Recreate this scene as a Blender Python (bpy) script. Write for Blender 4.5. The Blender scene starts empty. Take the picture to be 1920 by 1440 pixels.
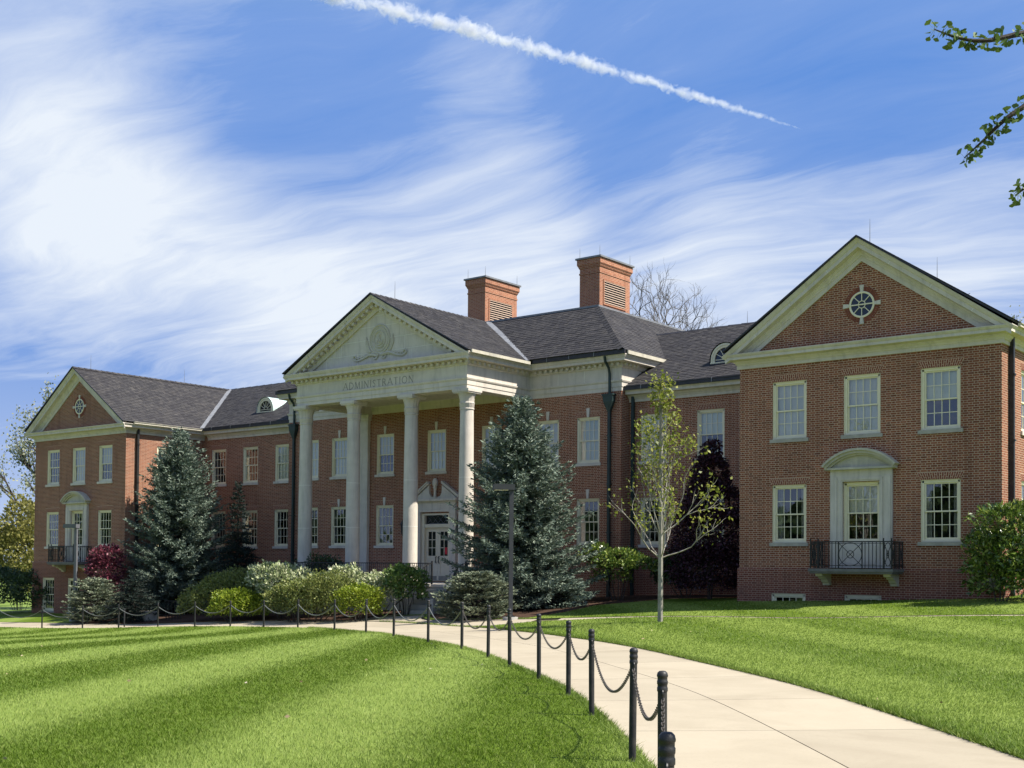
import bpy, bmesh, math, random
import numpy as np
from mathutils import Vector, Matrix, geometry

# ------------------------------------------------------------------ camera, world, sun, exposure
S = bpy.context.scene
CAM = np.array([36.2696, -36.0011, -0.8083])
YAW, PITCH, ROLL, FPX, PY = -0.67266, 0.02599, 0.00862, 2314.21, 1000.755
def cam_axes():
    cy, sy = math.cos(YAW), math.sin(YAW)
    f = np.array([sy*math.cos(PITCH), cy*math.cos(PITCH), math.sin(PITCH)])
    r0 = np.array([cy, -sy, 0.0]); u0 = np.cross(r0, f)
    return (math.cos(ROLL)*r0+math.sin(ROLL)*u0, -math.sin(ROLL)*r0+math.cos(ROLL)*u0, f)
AR, AU, AF = cam_axes()
cd = bpy.data.cameras.new('camera'); cam = bpy.data.objects.new('camera', cd); S.collection.objects.link(cam)
cam.matrix_world = Matrix(((AR[0], AU[0], -AF[0], CAM[0]), (AR[1], AU[1], -AF[1], CAM[1]), (AR[2], AU[2], -AF[2], CAM[2]), (0, 0, 0, 1)))
cd.sensor_width = 36; cd.sensor_fit = 'HORIZONTAL'; cd.lens = FPX/1920*36; cd.shift_y = (PY-720)/1920
cd.clip_start = 0.1; cd.clip_end = 30000
S.camera = cam
S.cycles.transparent_max_bounces = 32; S.cycles.max_bounces = 6; S.cycles.diffuse_bounces = 3; S.cycles.volume_max_steps = 128; S.cycles.volume_bounces = 1
S.render.resolution_x, S.render.resolution_y = 1024, 768
S.view_settings.view_transform = 'Standard'; S.view_settings.look = 'None'
S.view_settings.exposure = 1.0; S.view_settings.gamma = 1.0
def at(x, y, d):                       # a point of the place seen at photo pixel x, y at depth d (used to take measures only)
    return CAM+(AF+AR*(x-960)/FPX+AU*(PY-y)/FPX)*d

SUN = np.array([1.0, 0.42, 1.48]); SUN = SUN/np.linalg.norm(SUN)
SUN_EL = math.asin(SUN[2]); SUN_AZ = math.atan2(SUN[0], SUN[1])
W = bpy.data.worlds.new('World'); S.world = W; W.use_nodes = True
wt = W.node_tree; wt.nodes.clear()
def N(t, kind, **kw):
    n = t.nodes.new(kind)
    for k, v in kw.items():
        if k == 'ins':
            for a, b in v.items(): n.inputs[a].default_value = b
        else: setattr(n, k, v)
    return n
def M(t, op, a, b=None, c=None, clamp=False):
    n = t.nodes.new('ShaderNodeMath'); n.operation = op; n.use_clamp = clamp
    for i, v in enumerate((a, b, c)):
        if v is None: continue
        if isinstance(v, (int, float)): n.inputs[i].default_value = v
        else: t.links.new(v, n.inputs[i])
    return n.outputs[0]
def MIXC(t, fac, a, b, blend='MIX'):
    n = t.nodes.new('ShaderNodeMix'); n.data_type = 'RGBA'; n.blend_type = blend
    for s, v in ((n.inputs[0], fac), (n.inputs[6], a), (n.inputs[7], b)):
        if isinstance(v, (int, float)): s.default_value = v
        elif isinstance(v, tuple): s.default_value = (*v, 1) if len(v) == 3 else v
        else: t.links.new(v, s)
    return n.outputs[2]
def VM(t, op, a, b=None):
    n = t.nodes.new('ShaderNodeVectorMath'); n.operation = op
    for i, v in enumerate((a, b)):
        if v is None: continue
        if isinstance(v, tuple): n.inputs[i].default_value = v
        else: t.links.new(v, n.inputs[i])
    return n.outputs['Value'] if op in ('DOT_PRODUCT', 'LENGTH') else n.outputs[0]
def RAMP(t, fac, stops):
    n = t.nodes.new('ShaderNodeValToRGB'); e = n.color_ramp.elements
    while len(e) < len(stops): e.new(0.5)
    for k, (p, c) in zip(e, stops):
        k.position = p; k.color = (*c, 1) if isinstance(c, tuple) else (c, c, c, 1)
    t.links.new(fac, n.inputs[0]); return n.outputs[0]

def build_world():
    t = wt
    sky = N(t, 'ShaderNodeTexSky', sky_type='NISHITA', sun_disc=False, sun_elevation=SUN_EL, sun_rotation=SUN_AZ, altitude=250, air_density=1.0, dust_density=0.15, ozone_density=3.0)
    tc = N(t, 'ShaderNodeTexCoord'); d = tc.outputs['Generated']
    sp = N(t, 'ShaderNodeSeparateXYZ'); t.links.new(d, sp.inputs[0])
    zz = M(t, 'MAXIMUM', M(t, 'ADD', sp.outputs[2], 0.10), 0.03)
    cb = N(t, 'ShaderNodeCombineXYZ')
    t.links.new(M(t, 'DIVIDE', sp.outputs[0], zz), cb.inputs[0]); t.links.new(M(t, 'DIVIDE', sp.outputs[1], zz), cb.inputs[1])
    plane = cb.outputs[0]                              # the layer of high cloud, laid flat above the place
    # cirrus: broad warped veils with fine fibres combed across them
    wn = N(t, 'ShaderNodeTexNoise', ins={'Scale': 0.8, 'Detail': 3, 'Roughness': 0.5}); t.links.new(plane, wn.inputs['Vector'])
    warp = VM(t, 'ADD', plane, VM(t, 'MULTIPLY', VM(t, 'SUBTRACT', wn.outputs['Color'], (0.5, 0.5, 0.5)), (0.8, 0.8, 0.0)))
    mp = N(t, 'ShaderNodeMapping'); t.links.new(warp, mp.inputs[0]); mp.inputs['Rotation'].default_value = (0, 0, math.radians(-62)); mp.inputs['Scale'].default_value = (0.55, 0.95, 1)
    n1 = N(t, 'ShaderNodeTexNoise', ins={'Scale': 1.0, 'Detail': 5, 'Roughness': 0.52, 'Distortion': 0.3}); t.links.new(mp.outputs[0], n1.inputs['Vector'])
    mp2 = N(t, 'ShaderNodeMapping'); t.links.new(warp, mp2.inputs[0]); mp2.inputs['Rotation'].default_value = (0, 0, math.radians(-75)); mp2.inputs['Scale'].default_value = (0.75, 3.0, 1)
    n2 = N(t, 'ShaderNodeTexNoise', ins={'Scale': 2.6, 'Detail': 8, 'Roughness': 0.64, 'Distortion': 0.25}); t.links.new(mp2.outputs[0], n2.inputs['Vector'])
    dens = M(t, 'ADD', M(t, 'MULTIPLY', n1.outputs[0], 0.66), M(t, 'MULTIPLY_ADD', n2.outputs[0], 0.40, -0.03))
    # banks of cirrus: broad soft masses in the sky
    for px, py, rad, amt in BANKS:
        v = at(px, py, 1.0)-CAM; v = v/np.linalg.norm(v); k = 2.0/rad**2
        g = M(t, 'EXPONENT', M(t, 'MULTIPLY_ADD', VM(t, 'DOT_PRODUCT', d, tuple(v)), k, -k))
        dens = M(t, 'MULTIPLY_ADD', g, amt*0.84, dens)
    a = RAMP(t, dens, [(0.26, 0.0), (0.44, 0.09), (0.60, 0.46), (0.80, 0.94)])
    low = M(t, 'SUBTRACT', 1.0, M(t, 'MULTIPLY', M(t, 'ABSOLUTE', sp.outputs[2]), 5.0), clamp=True)   # whiter air near the horizon
    a = M(t, 'MAXIMUM', a, M(t, 'MULTIPLY', low, 0.55))
    blue = MIXC(t, 1.0, sky.outputs[0], (0.62, 0.78, 1.0), 'MULTIPLY')
    blue = MIXC(t, 1.0, blue, (0.66, 1.50, 3.65), 'DARKEN')
    col = MIXC(t, a, blue, CLOUD)
    bg = N(t, 'ShaderNodeBackground'); bg.inputs[1].default_value = 0.10; t.links.new(col, bg.inputs[0])
    out = N(t, 'ShaderNodeOutputWorld'); t.links.new(bg.outputs[0], out.inputs[0])
CLOUD = (4.35, 4.65, 5.0)
BANKS = [(60, 270, 0.09, 0.18), (200, 330, 0.09, 0.16), (340, 430, 0.08, 0.16), (500, 510, 0.08, 0.22), (640, 560, 0.06, 0.18), (120, 500, 0.07, 0.18), (800, 430, 0.08, 0.17), (960, 360, 0.08, 0.14), (1330, 350, 0.06, 0.12), (1050, 520, 0.07, 0.20), (1600, 480, 0.08, 0.14), (1330, 560, 0.06, 0.20), (1830, 520, 0.06, 0.12), (60, 130, 0.06, 0.06),
         (330, 640, 0.05, -0.10), (470, 200, 0.08, -0.14), (730, 200, 0.05, -0.10), (1650, 290, 0.08, -0.12), (1700, 90, 0.09, -0.08), (1150, 250, 0.06, -0.06), (60, 620, 0.05, -0.04), (1450, 200, 0.07, -0.06), (1150, 430, 0.04, -0.08)]
build_world()
sl = bpy.data.lights.new('sun', 'SUN'); sl.energy = 4.7; sl.angle = math.radians(0.53); sl.color = (1.0, 0.94, 0.85)
so = bpy.data.objects.new('sun', sl); S.collection.objects.link(so); so.location = (60, 25, 60)
so.rotation_euler = Vector(tuple(-SUN)).to_track_quat('-Z', 'Y').to_euler()

# ------------------------------------------------------------------ helpers
rnd = random.Random(7); rng = np.random.default_rng(7)
COL = S.collection
def link(o): COL.objects.link(o); return o
def tag(o, label, cat, group=None):
    o['label'] = label; o['category'] = cat
    if group: o['group'] = group
    return o
def empty(name, loc, rz=0):
    o = bpy.data.objects.new(name, None); link(o); o.location = loc; o.rotation_euler = (0, 0, rz); o.empty_display_size = 0.3
    return o
def world_of(o):
    m = o.matrix_basis.copy() if o.parent is None else world_of(o.parent) @ o.matrix_parent_inverse @ o.matrix_basis
    return m
def adopt(o, parent, world=True):
    o.parent = parent
    if world: o.matrix_parent_inverse = world_of(parent).inverted()
    return o
class MB:
    def __init__(s): s.v = []; s.f = []
    def add(s, vs, fs):
        n = len(s.v); s.v += [tuple(map(float, p)) for p in vs]; s.f += [tuple(n+i for i in f) for f in fs]; return s
    def quad(s, a, b, c, d): return s.add([a, b, c, d], [(0, 1, 2, 3)])
    def poly(s, pts): return s.add(pts, [tuple(range(len(pts)))])
    def box(s, x0, x1, y0, y1, z0, z1):
        return s.add([(x0, y0, z0), (x1, y0, z0), (x1, y1, z0), (x0, y1, z0), (x0, y0, z1), (x1, y0, z1), (x1, y1, z1), (x0, y1, z1)],
                     [(0, 3, 2, 1), (4, 5, 6, 7), (0, 1, 5, 4), (1, 2, 6, 5), (2, 3, 7, 6), (3, 0, 4, 7)])
    def obox(s, c, ux, uy, uz):          # box from centre and three half-vectors
        c = np.array(c, float); ux, uy, uz = map(lambda a: np.array(a, float), (ux, uy, uz)); vs = []
        for dz in (-1, 1):
            for dx, dy in ((-1, -1), (1, -1), (1, 1), (-1, 1)): vs.append(c+dx*ux+dy*uy+dz*uz)
        return s.add(vs, [(0, 3, 2, 1), (4, 5, 6, 7), (0, 1, 5, 4), (1, 2, 6, 5), (2, 3, 7, 6), (3, 0, 4, 7)])
    def bar(s, a, b, w, h=None):         # square bar between two points
        a = np.array(a, float); b = np.array(b, float); d = b-a; L = np.linalg.norm(d)
        if L < 1e-6: return s
        d = d/L; u = np.cross(d, (0, 0, 1)) if abs(d[2]) < 0.95 else np.cross(d, (0, 1, 0)); u = u/np.linalg.norm(u); v = np.cross(d, u)
        return s.obox((a+b)/2, d*L/2, u*w/2, v*(h or w)/2)
    def tube(s, path, rad, n=8, cap=True):
        P = np.array(path, float); m = len(P); rad = np.broadcast_to(np.array(rad, float), (m,))
        T = np.gradient(P, axis=0); T /= np.maximum(np.linalg.norm(T, axis=1, keepdims=True), 1e-9)
        ref = np.array((0, 0, 1.0)) if abs(T[0][2]) < 0.9 else np.array((1.0, 0, 0)); u = np.cross(T[0], ref); u /= np.linalg.norm(u)
        vs = []; fs = []
        for i in range(m):
            u = u-T[i]*(u@T[i]); u /= max(np.linalg.norm(u), 1e-9); w = np.cross(T[i], u)
            for k in range(n):
                a = 2*math.pi*k/n; vs.append(P[i]+rad[i]*(math.cos(a)*u+math.sin(a)*w))
        for i in range(m-1):
            for k in range(n): fs.append((i*n+k, i*n+(k+1) % n, (i+1)*n+(k+1) % n, (i+1)*n+k))
        if cap: fs += [tuple(range(n-1, -1, -1)), tuple((m-1)*n+k for k in range(n))]
        return s.add(vs, fs)
    def lathe(s, prof, n=16, c=(0, 0, 0), mod=None):
        vs = []; fs = []; m = len(prof)
        for i, (r, z) in enumerate(prof):
            for k in range(n):
                a = 2*math.pi*k/n; rr = r*(mod(a, i) if mod else 1)
                vs.append((c[0]+rr*math.cos(a), c[1]+rr*math.sin(a), c[2]+z))
        for i in range(m-1):
            for k in range(n): fs.append((i*n+k, i*n+(k+1) % n, (i+1)*n+(k+1) % n, (i+1)*n+k))
        fs += [tuple(range(n-1, -1, -1)), tuple((m-1)*n+k for k in range(n))]
        return s.add(vs, fs)
    def sweep(s, pts, prof, caps=True):  # moulding: profile (outward offset, z) along a plan line; outward = right of travel
        P = [np.array(p, float) for p in pts]; k = len(prof); nrm = []
        for i in range(len(P)-1):
            d = P[i+1]-P[i]; d = d/np.linalg.norm(d); nrm.append(np.array((d[1], -d[0])))
        vs = []; fs = []
        for i in range(len(P)):
            if i == 0: m = nrm[0]
            elif i == len(P)-1: m = nrm[-1]
            else: m = (nrm[i-1]+nrm[i])/(1+nrm[i-1]@nrm[i])
            for o, z in prof: q = P[i]+m*o; vs.append((q[0], q[1], z))
        for i in range(len(P)-1):
            for j in range(k-1): fs.append((i*k+j, (i+1)*k+j, (i+1)*k+j+1, i*k+j+1))
        if caps: fs += [tuple(range(k)), tuple(range((len(P)-1)*k+k-1, (len(P)-1)*k-1, -1))]
        return s.add(vs, fs)
    def mesh(s, name, mat, smooth=False):
        me = bpy.data.meshes.new(name); me.from_pydata(s.v, [], s.f); me.update()
        if mat: me.materials.append(mat)
        if smooth:
            me.polygons.foreach_set('use_smooth', [True]*len(me.polygons))
            try: me.set_sharp_from_angle(angle=math.radians(40))
            except Exception: pass
        return me
    def build(s, name, mat, parent=None, smooth=False, world=True, kind=None):
        o = bpy.data.objects.new(name, s.mesh(name, mat, smooth)); link(o)
        if parent is not None: adopt(o, parent, world)
        if kind: o['kind'] = kind
        return o
def np_mesh(name, V, F, mat):            # big meshes from arrays; F: (n,3) or (n,4)
    me = bpy.data.meshes.new(name); k = F.shape[1]
    me.vertices.add(len(V)); me.vertices.foreach_set('co', V.astype(np.float32).ravel())
    me.loops.add(F.size); me.loops.foreach_set('vertex_index', F.astype(np.int32).ravel())
    me.polygons.add(len(F)); me.polygons.foreach_set('loop_start', np.arange(0, F.size, k, dtype=np.int32))
    try: me.polygons.foreach_set('loop_total', np.full(len(F), k, dtype=np.int32))
    except Exception: pass
    me.update(calc_edges=True); me.validate()
    if mat: me.materials.append(mat)
    return me
def inst(mesh, name, parent, loc=(0, 0, 0), rot=(0, 0, 0), scale=(1, 1, 1), world=False):
    o = bpy.data.objects.new(name, mesh); link(o); o.location = loc; o.rotation_euler = rot; o.scale = scale
    if parent is not None: adopt(o, parent, world)
    return o
def copy_tree(o, parent=None):
    c = o.copy(); link(c); c.parent = parent
    if parent is not None: c.matrix_parent_inverse = o.matrix_parent_inverse
    for ch in list(o.children): copy_tree(ch, c)
    return c

# ------------------------------------------------------------------ materials
def newmat(name):
    m = bpy.data.materials.new(name); m.use_nodes = True; t = m.node_tree; t.nodes.clear()
    return m, t
def finish(t, col, rough=0.7, spec=0.3, bump=None, bstr=0.3, bdist=0.02, metal=0.0):
    p = N(t, 'ShaderNodeBsdfPrincipled')
    if isinstance(col, tuple): p.inputs['Base Color'].default_value = (*col, 1)
    else: t.links.new(col, p.inputs['Base Color'])
    if isinstance(rough, (int, float)): p.inputs['Roughness'].default_value = rough
    else: t.links.new(rough, p.inputs['Roughness'])
    p.inputs['Specular IOR Level'].default_value = spec; p.inputs['Metallic'].default_value = metal
    if bump is not None:
        b = N(t, 'ShaderNodeBump', ins={'Strength': bstr, 'Distance': bdist}); t.links.new(bump, b.inputs['Height']); t.links.new(b.outputs[0], p.inputs['Normal'])
    o = N(t, 'ShaderNodeOutputMaterial'); t.links.new(p.outputs[0], o.inputs[0]); return p
def pos(t): return N(t, 'ShaderNodeNewGeometry').outputs['Position']
def noise(t, vec, scale, detail=4, rough=0.55, dist=0.0):
    n = N(t, 'ShaderNodeTexNoise', ins={'Scale': scale, 'Detail': detail, 'Roughness': rough, 'Distortion': dist}); t.links.new(vec, n.inputs['Vector']); return n.outputs[0]
def speckled(name, c1, c2, scale=6.0, rough=0.8, spec=0.25, bstr=0.15, c3=None, big=0.6, bdist=0.01, streak=0.0):
    m, t = newmat(name); p = pos(t)
    c = MIXC(t, RAMP(t, noise(t, p, scale, 6), [(0.35, 0.0), (0.68, 1.0)]), c1, c2)
    if c3: c = MIXC(t, RAMP(t, noise(t, p, big, 5, 0.6, 0.4), [(0.48, 0.0), (0.72, 0.75)]), c, c3)
    if streak:                           # rain streaks and soot, long down the wall
        mp = N(t, 'ShaderNodeMapping'); t.links.new(p, mp.inputs[0]); mp.inputs['Scale'].default_value = (5.0, 5.0, 0.55)
        c = MIXC(t, M(t, 'MULTIPLY', RAMP(t, noise(t, mp.outputs[0], 1.0, 5, 0.65, 0.3), [(0.50, 0.0), (0.80, 1.0)]), streak), c, tuple(0.42*a for a in c1))
    finish(t, c, rough, spec, noise(t, p, scale*6, 3), bstr, bdist); return m
def island(name, stops, rough=0.6, spec=0.3, trans=0.0, n_amt=0.0):  # colour differs from piece to piece (leaf, slate)
    m, t = newmat(name); g = N(t, 'ShaderNodeNewGeometry'); f = g.outputs['Random Per Island']
    if n_amt: f = M(t, 'ADD', M(t, 'MULTIPLY', f, 1-n_amt), M(t, 'MULTIPLY', noise(t, g.outputs['Position'], 0.9, 3), n_amt), clamp=True)
    c = RAMP(t, f, stops); p = finish(t, c, rough, spec)
    if trans:
        tr = N(t, 'ShaderNodeBsdfTranslucent'); t.links.new(c, tr.inputs[0]); mx = N(t, 'ShaderNodeMixShader'); mx.inputs[0].default_value = trans
        o = [n for n in t.nodes if n.type == 'OUTPUT_MATERIAL'][0]
        t.links.new(p.outputs[0], mx.inputs[1]); t.links.new(tr.outputs[0], mx.inputs[2]); t.links.new(mx.outputs[0], o.inputs[0])
    return m
def brick_mat(name, cols, mortar):       # Flemish bond: stretcher, header, shifted half a period each course
    m, t = newmat(name); g = N(t, 'ShaderNodeNewGeometry')
    sp = N(t, 'ShaderNodeSeparateXYZ'); t.links.new(g.outputs['Position'], sp.inputs[0])
    sn = N(t, 'ShaderNodeSeparateXYZ'); t.links.new(g.outputs['True Normal'], sn.inputs[0])
    side = M(t, 'GREATER_THAN', M(t, 'ABSOLUTE', sn.outputs[0]), 0.7)
    u = M(t, 'ADD', M(t, 'MULTIPLY', sp.outputs[0], M(t, 'SUBTRACT', 1.0, side)), M(t, 'MULTIPLY', sp.outputs[1], side))
    z = M(t, 'DIVIDE', M(t, 'ADD', sp.outputs[2], 50.0), 0.0677)
    row = M(t, 'FLOOR', z); fz = M(t, 'FRACT', z)
    uu = M(t, 'ADD', M(t, 'DIVIDE', M(t, 'ADD', u, 90.0), 0.305), M(t, 'MULTIPLY', M(t, 'MODULO', row, 2.0), 0.5))
    cell = M(t, 'FLOOR', uu); fu = M(t, 'FRACT', uu)
    head = M(t, 'GREATER_THAN', fu, 0.667)
    jz = M(t, 'LESS_THAN', M(t, 'MINIMUM', fz, M(t, 'SUBTRACT', 1.0, fz)), 0.115)
    e1 = M(t, 'MINIMUM', fu, M(t, 'MINIMUM', M(t, 'SUBTRACT', 1.0, fu), M(t, 'ABSOLUTE', M(t, 'SUBTRACT', fu, 0.667))))
    jm = M(t, 'MAXIMUM', jz, M(t, 'LESS_THAN', e1, 0.026))
    cb = N(t, 'ShaderNodeCombineXYZ'); t.links.new(M(t, 'ADD', M(t, 'MULTIPLY', cell, 2.0), head), cb.inputs[0]); t.links.new(row, cb.inputs[1]); t.links.new(side, cb.inputs[2])
    wn = N(t, 'ShaderNodeTexWhiteNoise', noise_dimensions='3D'); t.links.new(cb.outputs[0], wn.inputs['Vector'])
    c = RAMP(t, wn.outputs[0], [(i/(len(cols)-1), k) for i, k in enumerate(cols)])
    c = MIXC(t, M(t, 'MULTIPLY', noise(t, g.outputs['Position'], 14, 4), 0.35), c, tuple(0.6*a for a in cols[0]))
    c = MIXC(t, jm, c, mortar)
    st = RAMP(t, noise(t, g.outputs['Position'], 0.35, 5, 0.6, 0.5), [(0.45, 0.0), (0.75, 0.35)])   # patches where the wall was once cleaned or repointed
    c = MIXC(t, st, c, (0.10, 0.045, 0.035))
    mp = N(t, 'ShaderNodeMapping'); t.links.new(g.outputs['Position'], mp.inputs[0]); mp.inputs['Scale'].default_value = (2.2, 2.2, 0.22)   # rain streaks
    c = MIXC(t, RAMP(t, noise(t, mp.outputs[0], 1.0, 5, 0.65, 0.4), [(0.52, 0.0), (0.82, 0.5)]), c, tuple(0.5*a for a in cols[0]))
    h = M(t, 'SUBTRACT', M(t, 'MULTIPLY', noise(t, g.outputs['Position'], 60, 2), 0.25), jm)
    finish(t, c, 0.85, 0.2, h, 0.55, 0.008); return m
BRICK = brick_mat('brick', [(0.155, 0.052, 0.028), (0.285, 0.096, 0.050), (0.232, 0.076, 0.040), (0.355, 0.126, 0.064), (0.195, 0.063, 0.035)], (0.53, 0.385, 0.27))
BRICK2 = brick_mat('brick_plinth', [(0.15, 0.047, 0.032), (0.25, 0.080, 0.048), (0.21, 0.064, 0.040), (0.17, 0.054, 0.038)], (0.42, 0.28, 0.20))
BRICKC = brick_mat('brick_chimney', [(0.30, 0.105, 0.058), (0.44, 0.165, 0.085), (0.38, 0.14, 0.073), (0.48, 0.19, 0.10)], (0.52, 0.36, 0.25))
ARCHB = island('arch_brick', [(0.0, (0.16, 0.052, 0.034)), (0.5, (0.25, 0.085, 0.052)), (1.0, (0.20, 0.066, 0.042))], 0.85, 0.2)
MORTAR = speckled('mortar', (0.60, 0.44, 0.31), (0.54, 0.39, 0.27), 20)
SLABG = speckled('slate_slab', (0.13, 0.13, 0.125), (0.18, 0.178, 0.17), 5, 0.8, 0.2)
STONE = speckled('limestone', (0.635, 0.578, 0.495), (0.57, 0.518, 0.44), 3.0, 0.8, 0.2, 0.12, (0.48, 0.44, 0.375), 0.5, 0.01, 0.55)
STONE2 = speckled('limestone_weathered', (0.56, 0.52, 0.41), (0.46, 0.43, 0.345), 3.0, 0.85, 0.2, 0.15, (0.38, 0.36, 0.30), 1.2, 0.01, 0.5)
STONED = speckled('limestone_dark', (0.30, 0.28, 0.24), (0.23, 0.215, 0.185), 4.0, 0.85, 0.2)
GREYST = speckled('grey_sill_stone', (0.42, 0.39, 0.33), (0.32, 0.30, 0.255), 5.0, 0.85, 0.2)
CREAM = speckled('cream_paint', (0.80, 0.73, 0.52), (0.74, 0.67, 0.47), 5.0, 0.45, 0.4, 0.03)
WHITE = speckled('white_paint', (0.80, 0.77, 0.68), (0.75, 0.72, 0.63), 5.0, 0.45, 0.4, 0.03)
DOORP = speckled('door_paint', (0.70, 0.62, 0.46), (0.66, 0.58, 0.43), 5.0, 0.45, 0.4, 0.03)
BLIND = speckled('blind_cloth', (0.82, 0.79, 0.71), (0.76, 0.73, 0.66), 2.0, 0.9, 0.1)
BLIND2 = speckled('blind_cloth_greenish', (0.78, 0.79, 0.66), (0.72, 0.73, 0.61), 2.0, 0.9, 0.1)
CURTAIN = speckled('curtain', (0.45, 0.44, 0.40), (0.30, 0.29, 0.26), 9.0, 0.9, 0.1)
IRON = speckled('black_iron', (0.012, 0.013, 0.014), (0.022, 0.022, 0.022), 20, 0.5, 0.4, 0.3, (0.045, 0.042, 0.036), 9.0, 0.003)
CHAINM = speckled('chain_steel', (0.045, 0.042, 0.038), (0.09, 0.075, 0.06), 30, 0.5, 0.5, 0.1)
CHAINP = speckled('chain_pale', (0.10, 0.105, 0.10), (0.15, 0.15, 0.14), 30, 0.5, 0.5, 0.1)
LAMPB = speckled('lamp_bronze', (0.03, 0.032, 0.036), (0.04, 0.042, 0.047), 8, 0.4, 0.5, 0.05)
LAMPG = speckled('lamp_grey', (0.11, 0.115, 0.125), (0.14, 0.145, 0.155), 8, 0.45, 0.4, 0.05)
COPPER = speckled('dark_copper', (0.012, 0.028, 0.028), (0.025, 0.05, 0.047), 4, 0.5, 0.5, 0.1)
GUTTER = speckled('gutter_metal', (0.022, 0.022, 0.026), (0.035, 0.034, 0.038), 6, 0.5, 0.4, 0.05)
VERDI = speckled('pale_verdigris', (0.50, 0.62, 0.58), (0.42, 0.54, 0.50), 3, 0.4, 0.5, 0.05)
FLASH = speckled('lead_flashing', (0.15, 0.155, 0.16), (0.22, 0.225, 0.23), 4, 0.45, 0.5, 0.1)
DECK = speckled('roof_underlay', (0.030, 0.030, 0.033), (0.045, 0.044, 0.047), 5, 0.9, 0.1)
SLATE = island('slate', [(0.0, (0.026, 0.025, 0.027)), (0.3, (0.036, 0.034, 0.036)), (0.6, (0.045, 0.043, 0.043)), (0.85, (0.056, 0.052, 0.050)), (1.0, (0.098, 0.090, 0.082))], 0.75, 0.22, 0, 0.25)
def walk_mat():
    m, t = newmat('concrete_walk'); p = pos(t); oi = N(t, 'ShaderNodeObjectInfo')
    c = MIXC(t, noise(t, p, 2.2, 6), (0.405, 0.352, 0.258), (0.345, 0.30, 0.217))
    c = MIXC(t, RAMP(t, noise(t, p, 0.55, 6, 0.65, 0.6), [(0.46, 0.0), (0.74, 0.8)]), c, (0.30, 0.256, 0.182))
    c = MIXC(t, RAMP(t, noise(t, p, 26.0, 3, 0.7), [(0.55, 0.0), (0.78, 0.45)]), c, (0.27, 0.235, 0.175))
    v = N(t, 'ShaderNodeTexVoronoi', feature='DISTANCE_TO_EDGE'); v.inputs['Scale'].default_value = 0.28; w = VM(t, 'ADD', p, VM(t, 'MULTIPLY', N(t, 'ShaderNodeTexNoise', ins={'Scale': 1.3, 'Detail': 6}).outputs['Color'], (1.2, 1.2, 0))); t.links.new(w, v.inputs['Vector'])
    crack = M(t, 'MULTIPLY', M(t, 'LESS_THAN', v.outputs['Distance'], 0.0022), M(t, 'GREATER_THAN', noise(t, p, 0.21, 2), 0.53))
    c = MIXC(t, M(t, 'MULTIPLY', crack, 0.0), c, (0.15, 0.13, 0.10))
    c = MIXC(t, 1.0, c, RAMP(t, oi.outputs['Random'], [(0.0, 0.90), (1.0, 1.04)]), 'MULTIPLY')
    finish(t, c, 0.88, 0.2, noise(t, p, 45, 4), 0.35, 0.004); return m
CONC = walk_mat()
CONCG = speckled('concrete_grey', (0.36, 0.345, 0.31), (0.29, 0.28, 0.25), 3, 0.85, 0.2, 0.2)
JOINT = speckled('joint_dirt', (0.13, 0.115, 0.07), (0.085, 0.08, 0.045), 9, 0.95, 0.1)
MULCH = speckled('mulch', (0.055, 0.032, 0.022), (0.095, 0.058, 0.04), 9, 0.95, 0.1, 0.9, (0.035, 0.022, 0.016), 3.0, 0.03)
BARK = speckled('bark', (0.10, 0.085, 0.07), (0.055, 0.046, 0.038), 9, 0.9, 0.15, 0.6)
BARKG = speckled('bark_grey', (0.30, 0.28, 0.235), (0.20, 0.185, 0.155), 14, 0.85, 0.2, 0.4, (0.36, 0.34, 0.29), 4.0)
BARKD = speckled('bark_dark', (0.045, 0.038, 0.032), (0.03, 0.026, 0.022), 9, 0.9, 0.15, 0.6)
RED = speckled('red_notice', (0.55, 0.03, 0.04), (0.6, 0.04, 0.05), 5, 0.5, 0.3)
BLACKG = speckled('lead_came', (0.10, 0.10, 0.11), (0.14, 0.14, 0.15), 5, 0.5, 0.3)
def glass_mat(name, refl, tint):
    m, t = newmat(name); g = N(t, 'ShaderNodeNewGeometry')
    fr = N(t, 'ShaderNodeFresnel'); fr.inputs[0].default_value = 1.5
    nb = N(t, 'ShaderNodeBump', ins={'Strength': 0.05, 'Distance': 0.02}); t.links.new(noise(t, g.outputs['Position'], 2.5, 2), nb.inputs['Height'])
    gl = N(t, 'ShaderNodeBsdfGlossy'); gl.inputs['Roughness'].default_value = 0.015; gl.inputs[0].default_value = (0.95, 0.97, 1, 1); t.links.new(nb.outputs[0], gl.inputs['Normal'])
    tr = N(t, 'ShaderNodeBsdfTransparent'); tr.inputs[0].default_value = (*tint, 1)
    mx = N(t, 'ShaderNodeMixShader'); t.links.new(M(t, 'ADD', M(t, 'MULTIPLY', fr.outputs[0], 1.6), refl, clamp=True), mx.inputs[0])
    t.links.new(tr.outputs[0], mx.inputs[1]); t.links.new(gl.outputs[0], mx.inputs[2])
    o = N(t, 'ShaderNodeOutputMaterial'); t.links.new(mx.outputs[0], o.inputs[0]); return m
GLASS = glass_mat('window_glass', 0.06, (0.90, 0.92, 0.90))

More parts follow.
